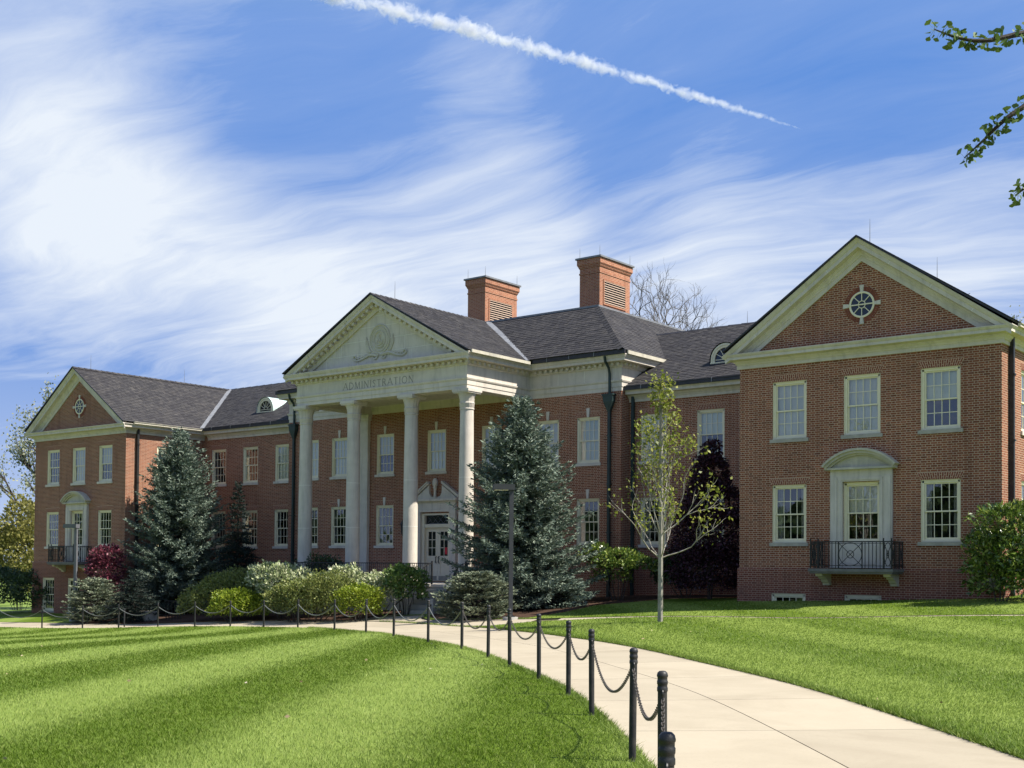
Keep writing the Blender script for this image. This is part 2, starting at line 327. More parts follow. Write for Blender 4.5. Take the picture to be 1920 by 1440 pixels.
# lawn: mown stripes; sheen of the leaning blades painted as lighter and darker green
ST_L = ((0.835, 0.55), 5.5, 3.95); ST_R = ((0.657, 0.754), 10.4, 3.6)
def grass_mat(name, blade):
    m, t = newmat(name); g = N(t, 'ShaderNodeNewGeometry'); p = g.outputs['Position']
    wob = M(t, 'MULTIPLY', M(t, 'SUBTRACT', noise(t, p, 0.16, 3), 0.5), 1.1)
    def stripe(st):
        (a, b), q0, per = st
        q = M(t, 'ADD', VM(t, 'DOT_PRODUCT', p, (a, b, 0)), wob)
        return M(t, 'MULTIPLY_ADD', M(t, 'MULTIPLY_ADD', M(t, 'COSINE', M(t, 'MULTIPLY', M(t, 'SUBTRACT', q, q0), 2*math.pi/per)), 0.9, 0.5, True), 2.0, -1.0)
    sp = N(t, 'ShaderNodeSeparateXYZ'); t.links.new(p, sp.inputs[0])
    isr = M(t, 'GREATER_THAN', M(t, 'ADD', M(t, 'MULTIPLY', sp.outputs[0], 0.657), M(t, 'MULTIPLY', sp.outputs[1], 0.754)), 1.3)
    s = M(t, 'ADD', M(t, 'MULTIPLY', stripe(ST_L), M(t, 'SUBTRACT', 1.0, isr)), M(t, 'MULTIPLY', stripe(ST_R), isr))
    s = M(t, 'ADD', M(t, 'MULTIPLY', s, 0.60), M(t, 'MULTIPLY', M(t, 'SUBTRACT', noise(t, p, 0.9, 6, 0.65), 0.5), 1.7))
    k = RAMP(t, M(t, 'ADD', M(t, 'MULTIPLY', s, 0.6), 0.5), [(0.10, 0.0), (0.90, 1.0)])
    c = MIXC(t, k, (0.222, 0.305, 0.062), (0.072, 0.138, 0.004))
    c = MIXC(t, RAMP(t, noise(t, p, 5.0, 5, 0.7), [(0.42, 0.0), (0.75, 0.6)]), c, (0.125, 0.20, 0.022))
    c = MIXC(t, RAMP(t, noise(t, p, 1.7, 5, 0.7, 0.5), [(0.60, 0.0), (0.80, 0.40)]), c, (0.27, 0.25, 0.085))   # drier patches
    if blade:
        c = MIXC(t, RAMP(t, g.outputs['Random Per Island'], [(0.0, 0.0), (0.72, 0.15), (1.0, 0.9)]), c, (0.32, 0.38, 0.10))
    else:
        c = MIXC(t, 0.35, c, (0.10, 0.115, 0.025))
    pr = finish(t, c, 0.6, 0.25 if blade else 0.05, None if blade else noise(t, p, 22, 4), 0.9, 0.03)
    if blade:
        tr = N(t, 'ShaderNodeBsdfTranslucent'); t.links.new(c, tr.inputs[0]); mx = N(t, 'ShaderNodeMixShader'); mx.inputs[0].default_value = 0.35
        o = [n for n in t.nodes if n.type == 'OUTPUT_MATERIAL'][0]
        t.links.new(pr.outputs[0], mx.inputs[1]); t.links.new(tr.outputs[0], mx.inputs[2]); t.links.new(mx.outputs[0], o.inputs[0])
    return m
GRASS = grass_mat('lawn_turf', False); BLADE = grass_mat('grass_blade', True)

L_BLUE = island('blue_spruce_needles', [(0.0, (0.060, 0.092, 0.070)), (0.5, (0.135, 0.180, 0.140)), (1.0, (0.29, 0.33, 0.25))], 0.65, 0.15, 0.10, 0.2)
L_DARKS = island('dark_spruce_needles', [(0.0, (0.011, 0.021, 0.018)), (0.6, (0.020, 0.035, 0.029)), (1.0, (0.040, 0.057, 0.040))], 0.6, 0.25, 0.08)
L_GLOBE = island('grey_spruce_needles', [(0.0, (0.070, 0.095, 0.062)), (0.5, (0.155, 0.185, 0.122)), (1.0, (0.37, 0.39, 0.26))], 0.65, 0.15, 0.10, 0.3)
L_PURP = island('deep_purple_leaves', [(0.0, (0.019, 0.007, 0.012)), (0.7, (0.041, 0.014, 0.024)), (1.0, (0.095, 0.032, 0.049))], 0.5, 0.3, 0.15)
L_RED = island('wine_red_leaves', [(0.0, (0.042, 0.011, 0.018)), (0.6, (0.112, 0.024, 0.041)), (1.0, (0.285, 0.075, 0.105))], 0.45, 0.35, 0.25)
L_GRN = island('green_leaves', [(0.0, (0.054, 0.108, 0.025)), (0.55, (0.117, 0.198, 0.043)), (1.0, (0.270, 0.342, 0.090))], 0.5, 0.35, 0.25, 0.2)
L_OLIVE = island('olive_leaves', [(0.0, (0.083, 0.112, 0.027)), (0.55, (0.165, 0.203, 0.053)), (1.0, (0.330, 0.330, 0.105))], 0.5, 0.3, 0.25, 0.2)
L_LIME = island('lime_leaves', [(0.0, (0.095, 0.152, 0.011)), (0.5, (0.190, 0.257, 0.019)), (1.0, (0.342, 0.380, 0.048))], 0.5, 0.3, 0.3, 0.2)
L_VARI = island('variegated_leaves', [(0.0, (0.154, 0.209, 0.077)), (0.4, (0.330, 0.385, 0.187)), (1.0, (0.682, 0.682, 0.462))], 0.5, 0.3, 0.25)
L_DKGR = island('dark_green_leaves', [(0.0, (0.020, 0.047, 0.017)), (0.7, (0.041, 0.077, 0.024)), (1.0, (0.101, 0.151, 0.059))], 0.45, 0.4, 0.15)
L_GLOSS = island('glossy_leaves', [(0.0, (0.040, 0.086, 0.014)), (0.5, (0.098, 0.161, 0.023)), (1.0, (0.299, 0.356, 0.081))], 0.28, 0.6, 0.2)
L_SPRING = island('spring_leaves', [(0.0, (0.13, 0.17, 0.022)), (0.5, (0.23, 0.26, 0.04)), (1.0, (0.36, 0.36, 0.09))], 0.5, 0.3, 0.4)
L_YEL = island('yellow_green_leaves', [(0.0, (0.13, 0.13, 0.035)), (0.5, (0.23, 0.22, 0.06)), (1.0, (0.38, 0.35, 0.13))], 0.6, 0.2, 0.35, 0.3)
L_PALE = island('pale_spring_leaves', [(0.0, (0.17, 0.20, 0.13)), (0.5, (0.27, 0.29, 0.19)), (1.0, (0.40, 0.40, 0.28))], 0.6, 0.2, 0.35)
L_GINK = island('ginkgo_leaf', [(0.0, (0.053, 0.105, 0.022)), (0.8, (0.090, 0.150, 0.030)), (1.0, (0.240, 0.300, 0.060))], 0.5, 0.3, 0.25)

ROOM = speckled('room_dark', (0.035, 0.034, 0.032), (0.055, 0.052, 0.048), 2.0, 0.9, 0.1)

GCP = [(33.52, -31.46, -2.51), (31.87, -28.84, -2.51), (30.33, -26.89, -2.52), (28.14, -24.32, -2.53), (24.95, -21.05, -2.53), (21.47, -18.08, -2.55), (19.24, -16.3, -2.58), (16.64, -14.52, -2.63), (13.56, -12.53, -2.7), (10.12, -10.07, -2.83), (6.91, -8.31, -2.94), (3.24, -6.63, -3.07), (0.56, -5.85, -3.17), (-1.84, -5.52, -3.26), (-4.31, -5.31, -3.35), (-6.91, -5.19, -3.46), (-9.65, -5.21, -3.6), (-12.25, -5.29, -3.72), (-15.1, -5.52, -3.83), (-21.72, -6.26, -3.98), (-29.37, -7.37, -4.07), (36.28, -35.99, -2.52), (43.66, -37.63, -2.44), (42.79, -24.37, -2.34), (35.3, -18.77, -2.38), (27.88, -36.56, -2.56), (20.31, -29.64, -2.59), (12.04, -22.27, -2.73), (12.34, -31.99, -2.79), (-2.43, -18.6, -3.33), (0.0, -36.0, -3.5), (-21.34, -18.53, -4.03), (-23.5, -36.0, -4.4), (30.1, -21.43, -2.5), (25.41, -16.42, -2.49), (22.39, -14.3, -2.49), (18.47, -11.42, -2.55), (15.01, -9.29, -2.62), (10.85, -6.18, -2.76), (19.0, -8.07, -2.31), (21.39, -4.84, -2.19), (12.44, -5.4, -2.58), (30.45, -5.17, -1.97), (29.73, -11.51, -2.25), (39.54, -7.42, -1.84), (42.3, 0.0, -1.5), (16.54, 0.0, -1.9), (21.18, 0.0, -1.78), (25.91, 0.0, -1.58), (31.12, 0.0, -1.5), (32.06, 8.0, -1.33), (17.24, 4.6, -1.77), (14.0, 4.6, -1.84), (10.66, 4.6, -1.89), (9.86, 3.0, -2.07), (7.47, 0.0, -2.4), (5.46, -2.0, -2.61), (2.71, -0.6, -2.62), (-0.11, -0.6, -2.7), (-4.82, -0.6, -2.89), (-9.85, 3.5, -2.97), (-13.12, 4.6, -3.03), (-17.13, 4.0, -3.13), (-17.04, 0.0, -3.35), (-23.62, -0.0, -3.54), (-26.44, 0.0, -3.59), (-27.15, -2.59, -3.75), (-11.44, -2.0, -3.53), (-4.87, -2.1, -3.18), (1.68, -2.6, -2.93), (-42.38, 0.0, -4.29), (-56.4, -30.0, -5.0), (-55.97, 30.0, -4.71), (56.4, 30.0, -1.0), (65.0, -21.47, -2.14), (2.5, 30.0, -2.66), (49.48, -55.64, -2.74), (-3.71, -60.84, -3.84), (-56.4, -70.0, -5.0)]

# ------------------------------------------------------------------ the ground
CP = np.array(GCP)
_S = 20.0; _xy = CP[:, :2]/_S; _n = len(CP)
def _K(r2): return np.where(r2 > 1e-12, r2*np.log(np.maximum(r2, 1e-12)), 0)*0.5
_A = np.zeros((_n+3, _n+3)); _A[:_n, :_n] = _K(((_xy[:, None]-_xy[None])**2).sum(-1))+0.02*np.eye(_n)
_A[:_n, _n] = 1; _A[:_n, _n+1:] = _xy; _A[_n, :_n] = 1; _A[_n+1:, :_n] = _xy.T
_W = np.linalg.solve(_A, np.r_[CP[:, 2], 0, 0, 0])
def gz(x, y):
    x = np.clip(np.asarray(x, float), -60, 75); y = np.clip(np.asarray(y, float), -70, 30)
    q = np.stack([x, y], -1)/_S
    return _K(((q[..., None, :]-_xy)**2).sum(-1)) @ _W[:_n]+_W[_n]+q @ _W[_n+1:]
def g1(x, y): return float(gz(x, y))
def on_ground(px, py):                   # where the line of sight through a photo pixel meets the ground
    d = AF+AR*(px-960)/FPX+AU*(PY-py)/FPX; ts = np.arange(4, 140, 0.04); P = CAM+ts[:, None]*d
    i = int(np.argmax(P[:, 2] < gz(P[:, 0], P[:, 1]))); return P[i]
def catmull(P, n=10):
    P = np.array(P, float); Q = np.vstack([2*P[0]-P[1], P, 2*P[-1]-P[-2]]); out = []
    for i in range(1, len(Q)-2):
        for t in np.linspace(0, 1, n, endpoint=False):
            a, b, c, d = Q[i-1], Q[i], Q[i+1], Q[i+2]
            out.append(0.5*(2*b+(-a+c)*t+(2*a-5*b+4*c-d)*t*t+(-a+3*b-3*c+d)*t**3))
    out.append(P[-1]); return np.array(out)
NEAR = catmull([(-56.4, -17.0), (-39.04, -10.17), (-29.39, -7.56), (-21.72, -6.26), (-15.03, -5.52), (-12.17, -5.29), (-6.48, -5.21), (-0.84, -5.66), (3.79, -6.83), (10.03, -10.02), (13.66, -12.53), (18.82, -15.99), (23.12, -19.52), (26.68, -22.73), (30.38, -26.89), (31.87, -28.84), (33.54, -31.52), (35.06, -34.59), (36.55, -38.47), (37.92, -44.29)], 8)
_T = np.gradient(NEAR, axis=0); _T /= np.linalg.norm(_T, axis=1, keepdims=True); _NN = np.c_[-_T[:, 1], _T[:, 0]]
_cum = np.r_[0, np.cumsum(np.linalg.norm(np.diff(NEAR, axis=0), axis=1))]
W0, W1 = 0.11, 3.50
def walk(s, off):                        # point at length s along the walk, off metres to its far side
    x = np.interp(s, _cum, NEAR[:, 0]); y = np.interp(s, _cum, NEAR[:, 1]); off = W0+(off-W0)*np.interp(x, [0.0, 9.0], [0.60, 1.0]) if off > W0 else off   # the walk is narrower on the left
    nx = np.interp(s, _cum, _NN[:, 0]); ny = np.interp(s, _cum, _NN[:, 1])
    return np.array((x+nx*off, y+ny*off))
SMAX = _cum[-1]
def s_of(x): return float(np.interp(x, NEAR[:, 0], _cum))
def edge(off, s0, s1, step=0.8):
    k = max(2, int(abs(s1-s0)/step)); return [walk(s, off) for s in np.linspace(s0, s1, k)]
WALK_POLY = edge(W0, 0, SMAX)+edge(W1, SMAX, 0)
# apron in front of the steps and the narrow walk that leaves it to the right
def s_far(x, off=W1):                    # length at which the far edge has this x
    lo, hi = 0.0, SMAX
    for _ in range(50):
        mid = (lo+hi)/2
        if walk(mid, off)[0] < x: lo = mid
        else: hi = mid
    return lo
SA, SB = s_far(2.9), s_far(11.7)
APRON_FAR = edge(W1+0.012, SA, SB)
APRON = APRON_FAR+[np.array(p) for p in ((12.63, -5.36), (12.16, -4.18), (9.72, -3.93), (7.06, -3.98), (5.85, -3.0), (5.52, -2.35), (3.65, -2.35), (3.2, -2.9))]
P2A = catmull([(12.63, -5.36), (16.24, -5.02), (21.43, -5.12), (27.19, -4.40), (37.6, -3.7), (56, -3.0)], 8)
P2B = catmull([(12.16, -4.18), (16.29, -4.62), (21.49, -4.83), (27.25, -4.10), (37.6, -3.4), (56, -2.7)], 8)
PATH2 = list(P2A)+list(P2B[::-1])
BED_R = [np.array(p) for p in ((11.33, -3.80), (11.66, -2.2), (11.27, 0.3), (12.95, 2.4), (17.0, 2.9), (17.0, 4.66), (9.75, 4.66), (9.64, 4.1), (5.66, 4.1), (5.66, -2.2), (6.05, -2.85), (7.2, -3.8), (9.72, -3.75), (10.9, -3.8))]
_bl = edge(W1+0.06, s_far(-16.2), s_far(2.8))
BED_L = [np.array(p) for p in ((-16.9, -2.2), (-17.0, -1.4), (-17.0, 4.66), (-9.75, 4.66), (-9.75, 4.1), (-5.36, 4.1), (-5.36, -0.36), (3.6, -0.36), (3.6, -2.3))]
BED_L = _bl+BED_L[::-1]
def inside(poly, x, y):
    P = np.array(poly); x = np.asarray(x, float); y = np.asarray(y, float); r = np.zeros(x.shape, bool); j = len(P)-1
    for i in range(len(P)):
        xi, yi, xj, yj = P[i][0], P[i][1], P[j][0], P[j][1]
        if yi != yj:
            r ^= ((yi > y) != (yj > y)) & (x < (xj-xi)*(y-yi)/(yj-yi)+xi)
        j = i
    return r
def ground_regions():
    pts = []; edges = []
    def addpoly(poly, closed=True):
        n = len(pts); m = len(poly)
        for p in poly: pts.append(Vector((float(p[0]), float(p[1]))))
        for i in range(m if closed else m-1): edges.append((n+i, n+(i+1) % m))
    for poly in (WALK_POLY, APRON, PATH2, BED_R, BED_L): addpoly(poly)
    gx = np.unique(np.r_[np.arange(-60, -20, 2.5), np.arange(-20, 45, 0.8), np.arange(45, 75, 2.5)]); gy = np.unique(np.r_[np.arange(-70, -42, 3), np.arange(-42, 6, 0.8), np.arange(6, 32, 3)])
    for x in gx:
        for y in gy: pts.append(Vector((float(x+rnd.uniform(-.1, .1)), float(y+rnd.uniform(-.1, .1)))))
    for a in np.linspace(0, 2*math.pi, 48, endpoint=False):
        for r in (140, 400, 1500, 6000): pts.append(Vector((r*math.cos(a), r*math.sin(a))))
    v, e, f, *_ = geometry.delaunay_2d_cdt(pts, edges, [], 0, 1e-5)
    V = np.array([(p.x, p.y) for p in v]); F = np.array([t for t in f if len(t) == 3])
    c = V[F].mean(1); z = gz(V[:, 0], V[:, 1])
    far = np.hypot(V[:, 0], V[:, 1]) > 110; z[far] = np.minimum(z[far], -4.0)
    walk_in = inside(WALK_POLY, c[:, 0], c[:, 1]) | inside(APRON, c[:, 0], c[:, 1]) | inside(PATH2, c[:, 0], c[:, 1])
    bed_in = (inside(BED_R, c[:, 0], c[:, 1]) | inside(BED_L, c[:, 0], c[:, 1])) & ~walk_in
    def sub(mask, dz, name, mat):
        f2 = F[mask]; used, inv = np.unique(f2, return_inverse=True); P = np.c_[V[used], z[used]+dz]
        o = bpy.data.objects.new(name, np_mesh(name, P, inv.reshape(-1, 3), mat)); link(o); o.data.polygons.foreach_set('use_smooth', [True]*len(o.data.polygons)); o['kind'] = 'structure'; return o
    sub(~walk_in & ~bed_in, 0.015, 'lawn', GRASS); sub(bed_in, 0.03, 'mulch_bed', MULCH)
    sub(walk_in, -0.035, 'walk_bedding', JOINT)
ground_regions()
ground_edge = MB()
def skirt(poly):                         # the cut turf edge along a walk
    P = [np.array(p) for p in poly]
    for a, b in zip(P, P[1:]+P[:1]):
        za, zb = g1(*a), g1(*b); ground_edge.quad((a[0], a[1], za-0.04), (b[0], b[1], zb-0.04), (b[0], b[1], zb+0.016), (a[0], a[1], za+0.016))
for poly in (WALK_POLY, APRON, PATH2): skirt(poly)
o = ground_edge.build('turf_edge', JOINT); o['kind'] = 'structure'

# concrete walk: slabs laid in two rows, each a piece of its own
def slab(grid, parent, name='slab', th=0.12):
    n, m = len(grid), len(grid[0]); b = MB(); vs = []
    for row in grid:
        for p in row: vs.append((p[0], p[1], g1(p[0], p[1])))
    k = len(vs); vs += [(x, y, z-th) for x, y, z in vs]; fs = []
    for i in range(n-1):
        for j in range(m-1): fs.append((i*m+j, (i+1)*m+j, (i+1)*m+j+1, i*m+j+1))
    ring = [i*m for i in range(n)]+[(n-1)*m+j for j in range(1, m)]+[i*m+m-1 for i in range(n-2, -1, -1)]+[j for j in range(m-2, 0, -1)]
    for a, c in zip(ring, ring[1:]+ring[:1]): fs.append((a, c, c+k, a+k))
    b.add(vs, fs); return b.build(name, CONC, parent)
def walk_structure():
    w = bpy.data.objects.new('concrete_walk', None); link(w); w['kind'] = 'structure'; w.location = (14, -10, -2.8)
    s0, s1, L = s_of(-45), SMAX-1.0, 2.9; n = int((s1-s0)/L); mid = (W0+W1)/2; j = 0.008
    for i in range(n):
        a, b = s0+(s1-s0)*i/n+j, s0+(s1-s0)*(i+1)/n-j
        for o0, o1 in ((W0, mid-j), (mid+j, W1)):
            slab([[walk(s, o) for o in np.linspace(o0, o1, 3)] for s in np.linspace(a, b, 5)], w)
    # apron as three pours
    far = [np.array(p) for p in APRON_FAR]
    back = catmull([(3.2, -2.9), (3.65, -2.37), (5.52, -2.37), (5.85, -3.0), (7.06, -3.98), (9.72, -3.95), (12.14, -4.2)], 6)
    def along(P, t):
        P = np.array(P); d = np.r_[0, np.cumsum(np.linalg.norm(np.diff(P, axis=0), axis=1))]; q = t*d[-1]
        return np.array((np.interp(q, d, P[:, 0]), np.interp(q, d, P[:, 1])))
    back = np.vstack([back, [(12.62, -5.35)]])
    for t0, t1 in ((0, .34), (.343, .67), (.673, 1)):
        slab([[along(far, t)*(1-k)+along(back, t)*k for k in np.linspace(0.004, 0.985, 4)] for t in np.linspace(t0, t1, 9)], w)
    P = np.linspace(0.02, 1, 24)
    for a, b in zip(P, P[1:]):
        slab([[along(P2A, t)*(1-k)+along(P2B, t)*k for k in (0.01, 0.5, 0.99)] for t in np.linspace(a+0.0003, b-0.0003, 3)], w)
walk_structure()

# ------------------------------------------------------------------ the brick hall
HALL = tag(empty('brick_hall', (0, 4, -2.6)), 'long red brick hall with white columned portico, two gabled wings and two chimneys', 'building')
WC, WH, WX = 21.2, 4.15, (17.05, 25.35)           # right wing: centre, half width, walls (the left wing mirrors it)
CB, CBY, CNY, BASE = 9.68, 4.166, 4.735, -4.6       # middle block half width, its front, the front of the links
WIN_W, WIN_H = 1.168, 1.83
def wall_plane(mb, org, U, Nin, u0, u1, z0, z1, holes, depth=0.17):
    org = np.array(org, float); U = np.array(U, float); Nn = np.array(Nin, float)
    us = sorted({u0, u1, *[h[0] for h in holes], *[h[1] for h in holes]}); zs = sorted({z0, z1, *[h[2] for h in holes], *[h[3] for h in holes]})
    us = [u for u in us if u0 <= u <= u1]; zs = [z for z in zs if z0 <= z <= z1]
    P = lambda u, z, d=0: tuple(org+U*u+Nn*d+np.array((0, 0, z)))
    for a, b in zip(us, us[1:]):
        for c, d in zip(zs, zs[1:]):
            if any(h[0] <= (a+b)/2 <= h[1] and h[2] <= (c+d)/2 <= h[3] for h in holes): continue
            mb.quad(P(a, c), P(b, c), P(b, d), P(a, d))
    for h in holes:
        a, b, c, d = h; D = depth
        mb.quad(P(a, c), P(a, d), P(a, d, D), P(a, c, D)); mb.quad(P(b, d), P(b, c), P(b, c, D), P(b, d, D))
        mb.quad(P(a, d), P(b, d), P(b, d, D), P(a, d, D)); mb.quad(P(b, c), P(a, c), P(a, c, D), P(b, c, D))
def hole(x, z, w=WIN_W, h=WIN_H): return (x-w/2, x+w/2, z, z+h)
UP, LO = 3.297, 0.0
WINDOWS = []     # (x, y, z, facing, kind, blind, near, scale_x)
def win(x, y, z, face='front', kind='plain', blind=None, near=False, sx=1.0, h=WIN_H): WINDOWS.append((x, y, z, face, kind, blind, near, sx, h))

def wing(side):
    c = side*WC; x0, x1 = c-WH, c+WH; near = side > 0
    holes = [hole(c+dx, UP) for dx in (-2.40, 0, 2.40)]+[hole(c+dx, LO) for dx in (-2.40, 2.40)]+[(c-0.585, c+0.585, -0.02, 1.84)]
    bl = [('up', BLIND), ('up', BLIND), ('half', BLIND2)] if near else [(None, None), ('up', BLIND), ('half', BLIND)]
    for k, dx in enumerate((-2.40, 0, 2.40)): win(c+dx, 0, UP, 'front', 'arch', bl[k], near)
    for dx in (-2.40, 2.40): win(c+dx, 0, LO, 'front', 'arch', (None, None), near)
    win(c, 0, -0.02, 'front', 'bare', ('half', BLIND) if near else (None, None), near, 1.005, 1.86)
    if near:
        bz, bh = -3.0, 1.39
        for dx in (-2.40, 0.05): win(c+dx, -0.05, bz, 'front', 'cellar', (None, None), False, 1.0, bh)
    else:
        bz, bh = -3.40, 1.75
        for dx in (-2.6, -0.2, 2.15): win(c+dx, -0.05, bz, 'front', 'cellar', (None, None), False, 0.95, bh)
    w = MB(); wall_plane(w, (0, 0, 0), (1, 0, 0), (0, 1, 0), x0, x1, -0.80, 5.9, holes)
    # gable
    w.poly([(x0, 0, 5.9), (x1, 0, 5.9), (x1, 0, 6.12), (c+3.72, 0, 6.12), (c, 0, 8.72), (c-3.72, 0, 6.12), (x0, 0, 6.12)])
    sh = []
    for X, U, Nn, ins in ((x1, (0, 1, 0), (-1, 0, 0), 1), (x0, (0, 1, 0), (1, 0, 0), -1)):
        vis = (X > 0 and side > 0 and ins > 0) or (side < 0 and ins > 0)
        hs = []
        if vis:
            ys = (2.42,) if side < 0 else (2.42, 5.6, 8.8)
            for y in ys:
                for z in (UP, LO): hs.append(hole(y, z)); win(X, y, z, 'right', 'arch', ('up', BLIND) if z == UP else (None, None), False)
        wall_plane(w, (X, 0, 0), U, Nn, 0, 20.5, -0.80, 6.1, hs)
    w.quad((x0, 20.5, BASE), (x1, 20.5, BASE), (x1, 20.5, 6.1), (x0, 20.5, 6.1)); w.poly([(x0, 20.5, 6.1), (x1, 20.5, 6.1), (c, 20.5, 9.2)])
    w.build('wing_wall', BRICK, HALL)
    p = MB(); e = 0.05
    ph = [hole(c+dx, bz, WIN_W*(1 if near else 0.95), bh) for dx in ((-2.40, 0.05) if near else (-2.6, -0.2, 2.15))]
    wall_plane(p, (0, -e, 0), (1, 0, 0), (0, 1, 0), x0-e, x1+e, BASE, -0.84, ph, 0.2)
    p.quad((x1+e, -e, BASE), (x1+e, 20.5, BASE), (x1+e, 20.5, -0.84), (x1+e, -e, -0.84)); p.quad((x0-e, 20.5, BASE), (x0-e, -e, BASE), (x0-e, -e, -0.84), (x0-e, 20.5, -0.84))
    p.quad((x0-e, -e, -0.84), (x1+e, -e, -0.84), (x1, 0, -0.80), (x0, 0, -0.80)); p.quad((x1+e, -e, -0.84), (x1+e, 20.5, -0.84), (x1, 20.5, -0.80), (x1, 0, -0.80)); p.quad((x0-e, 20.5, -0.84), (x0-e, -e, -0.84), (x0, 0, -0.80), (x0, 20.5, -0.80))
    p.build('plinth', BRICK2, HALL)
    # level cornice with returns, then the raking cornice
    prof = [(0.0, 5.65), (0.05, 5.65), (0.05, 5.76), (0.075, 5.77), (0.09, 5.81), (0.15, 5.87), (0.15, 5.90), (0.34, 5.93), (0.34, 6.02), (0.36, 6.03), (0.40, 6.09), (0.40, 6.11), (0.0, 6.13)]
    yl = CNY
    pts = [(x0, yl if side > 0 else 20.5), (x0, 0), (x1, 0), (x1, 20.5 if side > 0 else yl)]
    MB().sweep(pts, prof).build('cornice', STONE, HALL)
    slope = 0.700; th = math.atan(slope); rp = [(0, 0), (0.05, 0), (0.05, 0.13), (0.075, 0.14), (0.09, 0.19), (0.15, 0.26), (0.15, 0.285), (0.34, 0.31), (0.34, 0.42), (0.37, 0.44), (0.43, 0.53), (0.43, 0.55), (0, 0.55)]
    r = MB(); k = len(rp); vs = []
    for q in (-1, 0, 1):
        for o, hgt in rp:
            hw = 0 if q == 0 else WH+0.04+o*0.95
            vs.append((c+q*hw, -o-0.004, 8.60+hgt/math.cos(th)-slope*hw))
    fs = [(i*k+j, (i+1)*k+j, (i+1)*k+j+1, i*k+j+1) for i in (0, 1) for j in range(k-1)]+[tuple(range(k)), tuple(range(3*k-1, 2*k-1, -1))]
    r.add(vs, fs).build('raking_cornice', STONE, HALL)
    # joints between the cornice stones
    for q in (-1, 1):
        for d in (0.95, 2.2, 3.4):
            o2, h2 = 0.346, 0.365; j = MB(); x = c+q*d; z = 8.60+0.30/math.cos(th)-slope*d
            u = np.array((q*math.cos(th), 0, -math.sin(th))); n = np.array((q*math.sin(th), 0, math.cos(th)))
            j.obox(np.array((x, -0.2, z))+n*0.065, u*0.006, (0, 0.148, 0), n*0.052).build('cornice_joint', WHITE, HALL)
    oculus(c)
    balcony(c)
    gut = MB()
    X = x1 if side < 0 or side > 0 else x0
    for yA, yB in ((0.15, 20.5 if side > 0 else CNY-0.42),):
        gut.box(x1+0.40, x1+0.47, yA, yB, 6.10, 6.20); gut.box(x1+0.47, x1+0.50, yA, yB, 6.185, 6.20)
    gut.build('gutter', STONE2, HALL)

def oculus(c):
    zc, R = 7.27, 0.405
    o = MB(); n = 36; rings = [(R, 0.03), (R, -0.03), (R-0.03, -0.04), (R-0.06, -0.03), (R-0.06, 0.03)]
    vs = [(c+r*math.cos(2*math.pi*i/n), y, zc+r*math.sin(2*math.pi*i/n)) for r, y in rings for i in range(n)]
    fs = [(a*n+i, a*n+(i+1) % n, (a+1)*n+(i+1) % n, (a+1)*n+i) for a in range(len(rings)-1) for i in range(n)]
    par = o.add(vs, fs).build('round_window', CREAM, HALL)
    d = MB(); d.poly([(c+(R-0.05)*math.cos(2*math.pi*i/n), -0.012, zc+(R-0.05)*math.sin(2*math.pi*i/n)) for i in range(n)]).build('pane', DARKGLASS, par)
    mu = MB()
    for i in range(8):
        a = math.pi/4*i; mu.bar((c+0.11*math.cos(a), -0.025, zc+0.11*math.sin(a)), (c+(R-0.06)*math.cos(a), -0.025, zc+(R-0.06)*math.sin(a)), 0.022)
    ring = [(c+0.11*math.cos(2*math.pi*i/24), -0.025, zc+0.11*math.sin(2*math.pi*i/24)) for i in range(25)]
    mu.tube(ring, 0.014, 5, False); mu.bar((c-R+0.05, -0.028, zc), (c+R-0.05, -0.028, zc), 0.034); mu.build('muntin', CREAM, par)
    br = MB()
    for i in range(44):
        a = 2*math.pi*(i+0.5)/44
        if min(abs(math.sin(a)), abs(math.cos(a))) < 0.13: continue
        u = np.array((math.cos(a), 0, math.sin(a))); v = np.array((-math.sin(a), 0, math.cos(a)))
        br.obox(np.array((c, -0.005, zc))+u*(R+0.075), u*0.07, (0, 0.012, 0), v*0.027)
    br.build('brick_ring', ARCHB, par, kind='stuff')
    for a in (0, math.pi/2, math.pi, 1.5*math.pi):
        u = np.array((math.cos(a), 0, math.sin(a))); v = np.array((-math.sin(a), 0, math.cos(a)))
        k = MB(); p = lambda r, w, y: np.array((c, y, zc))+u*r+v*w
        k.add([p(R-0.01, -0.045, -0.04), p(R-0.01, 0.045, -0.04), p(R+0.19, 0.07, -0.04), p(R+0.19, -0.07, -0.04), p(R-0.01, -0.045, 0.02), p(R-0.01, 0.045, 0.02), p(R+0.19, 0.07, 0.02), p(R+0.19, -0.07, 0.02)],
              [(0, 1, 2, 3), (0, 4, 5, 1), (1, 5, 6, 2), (2, 6, 7, 3), (3, 7, 4, 0)])
        k.build('keystone', STONE, par)

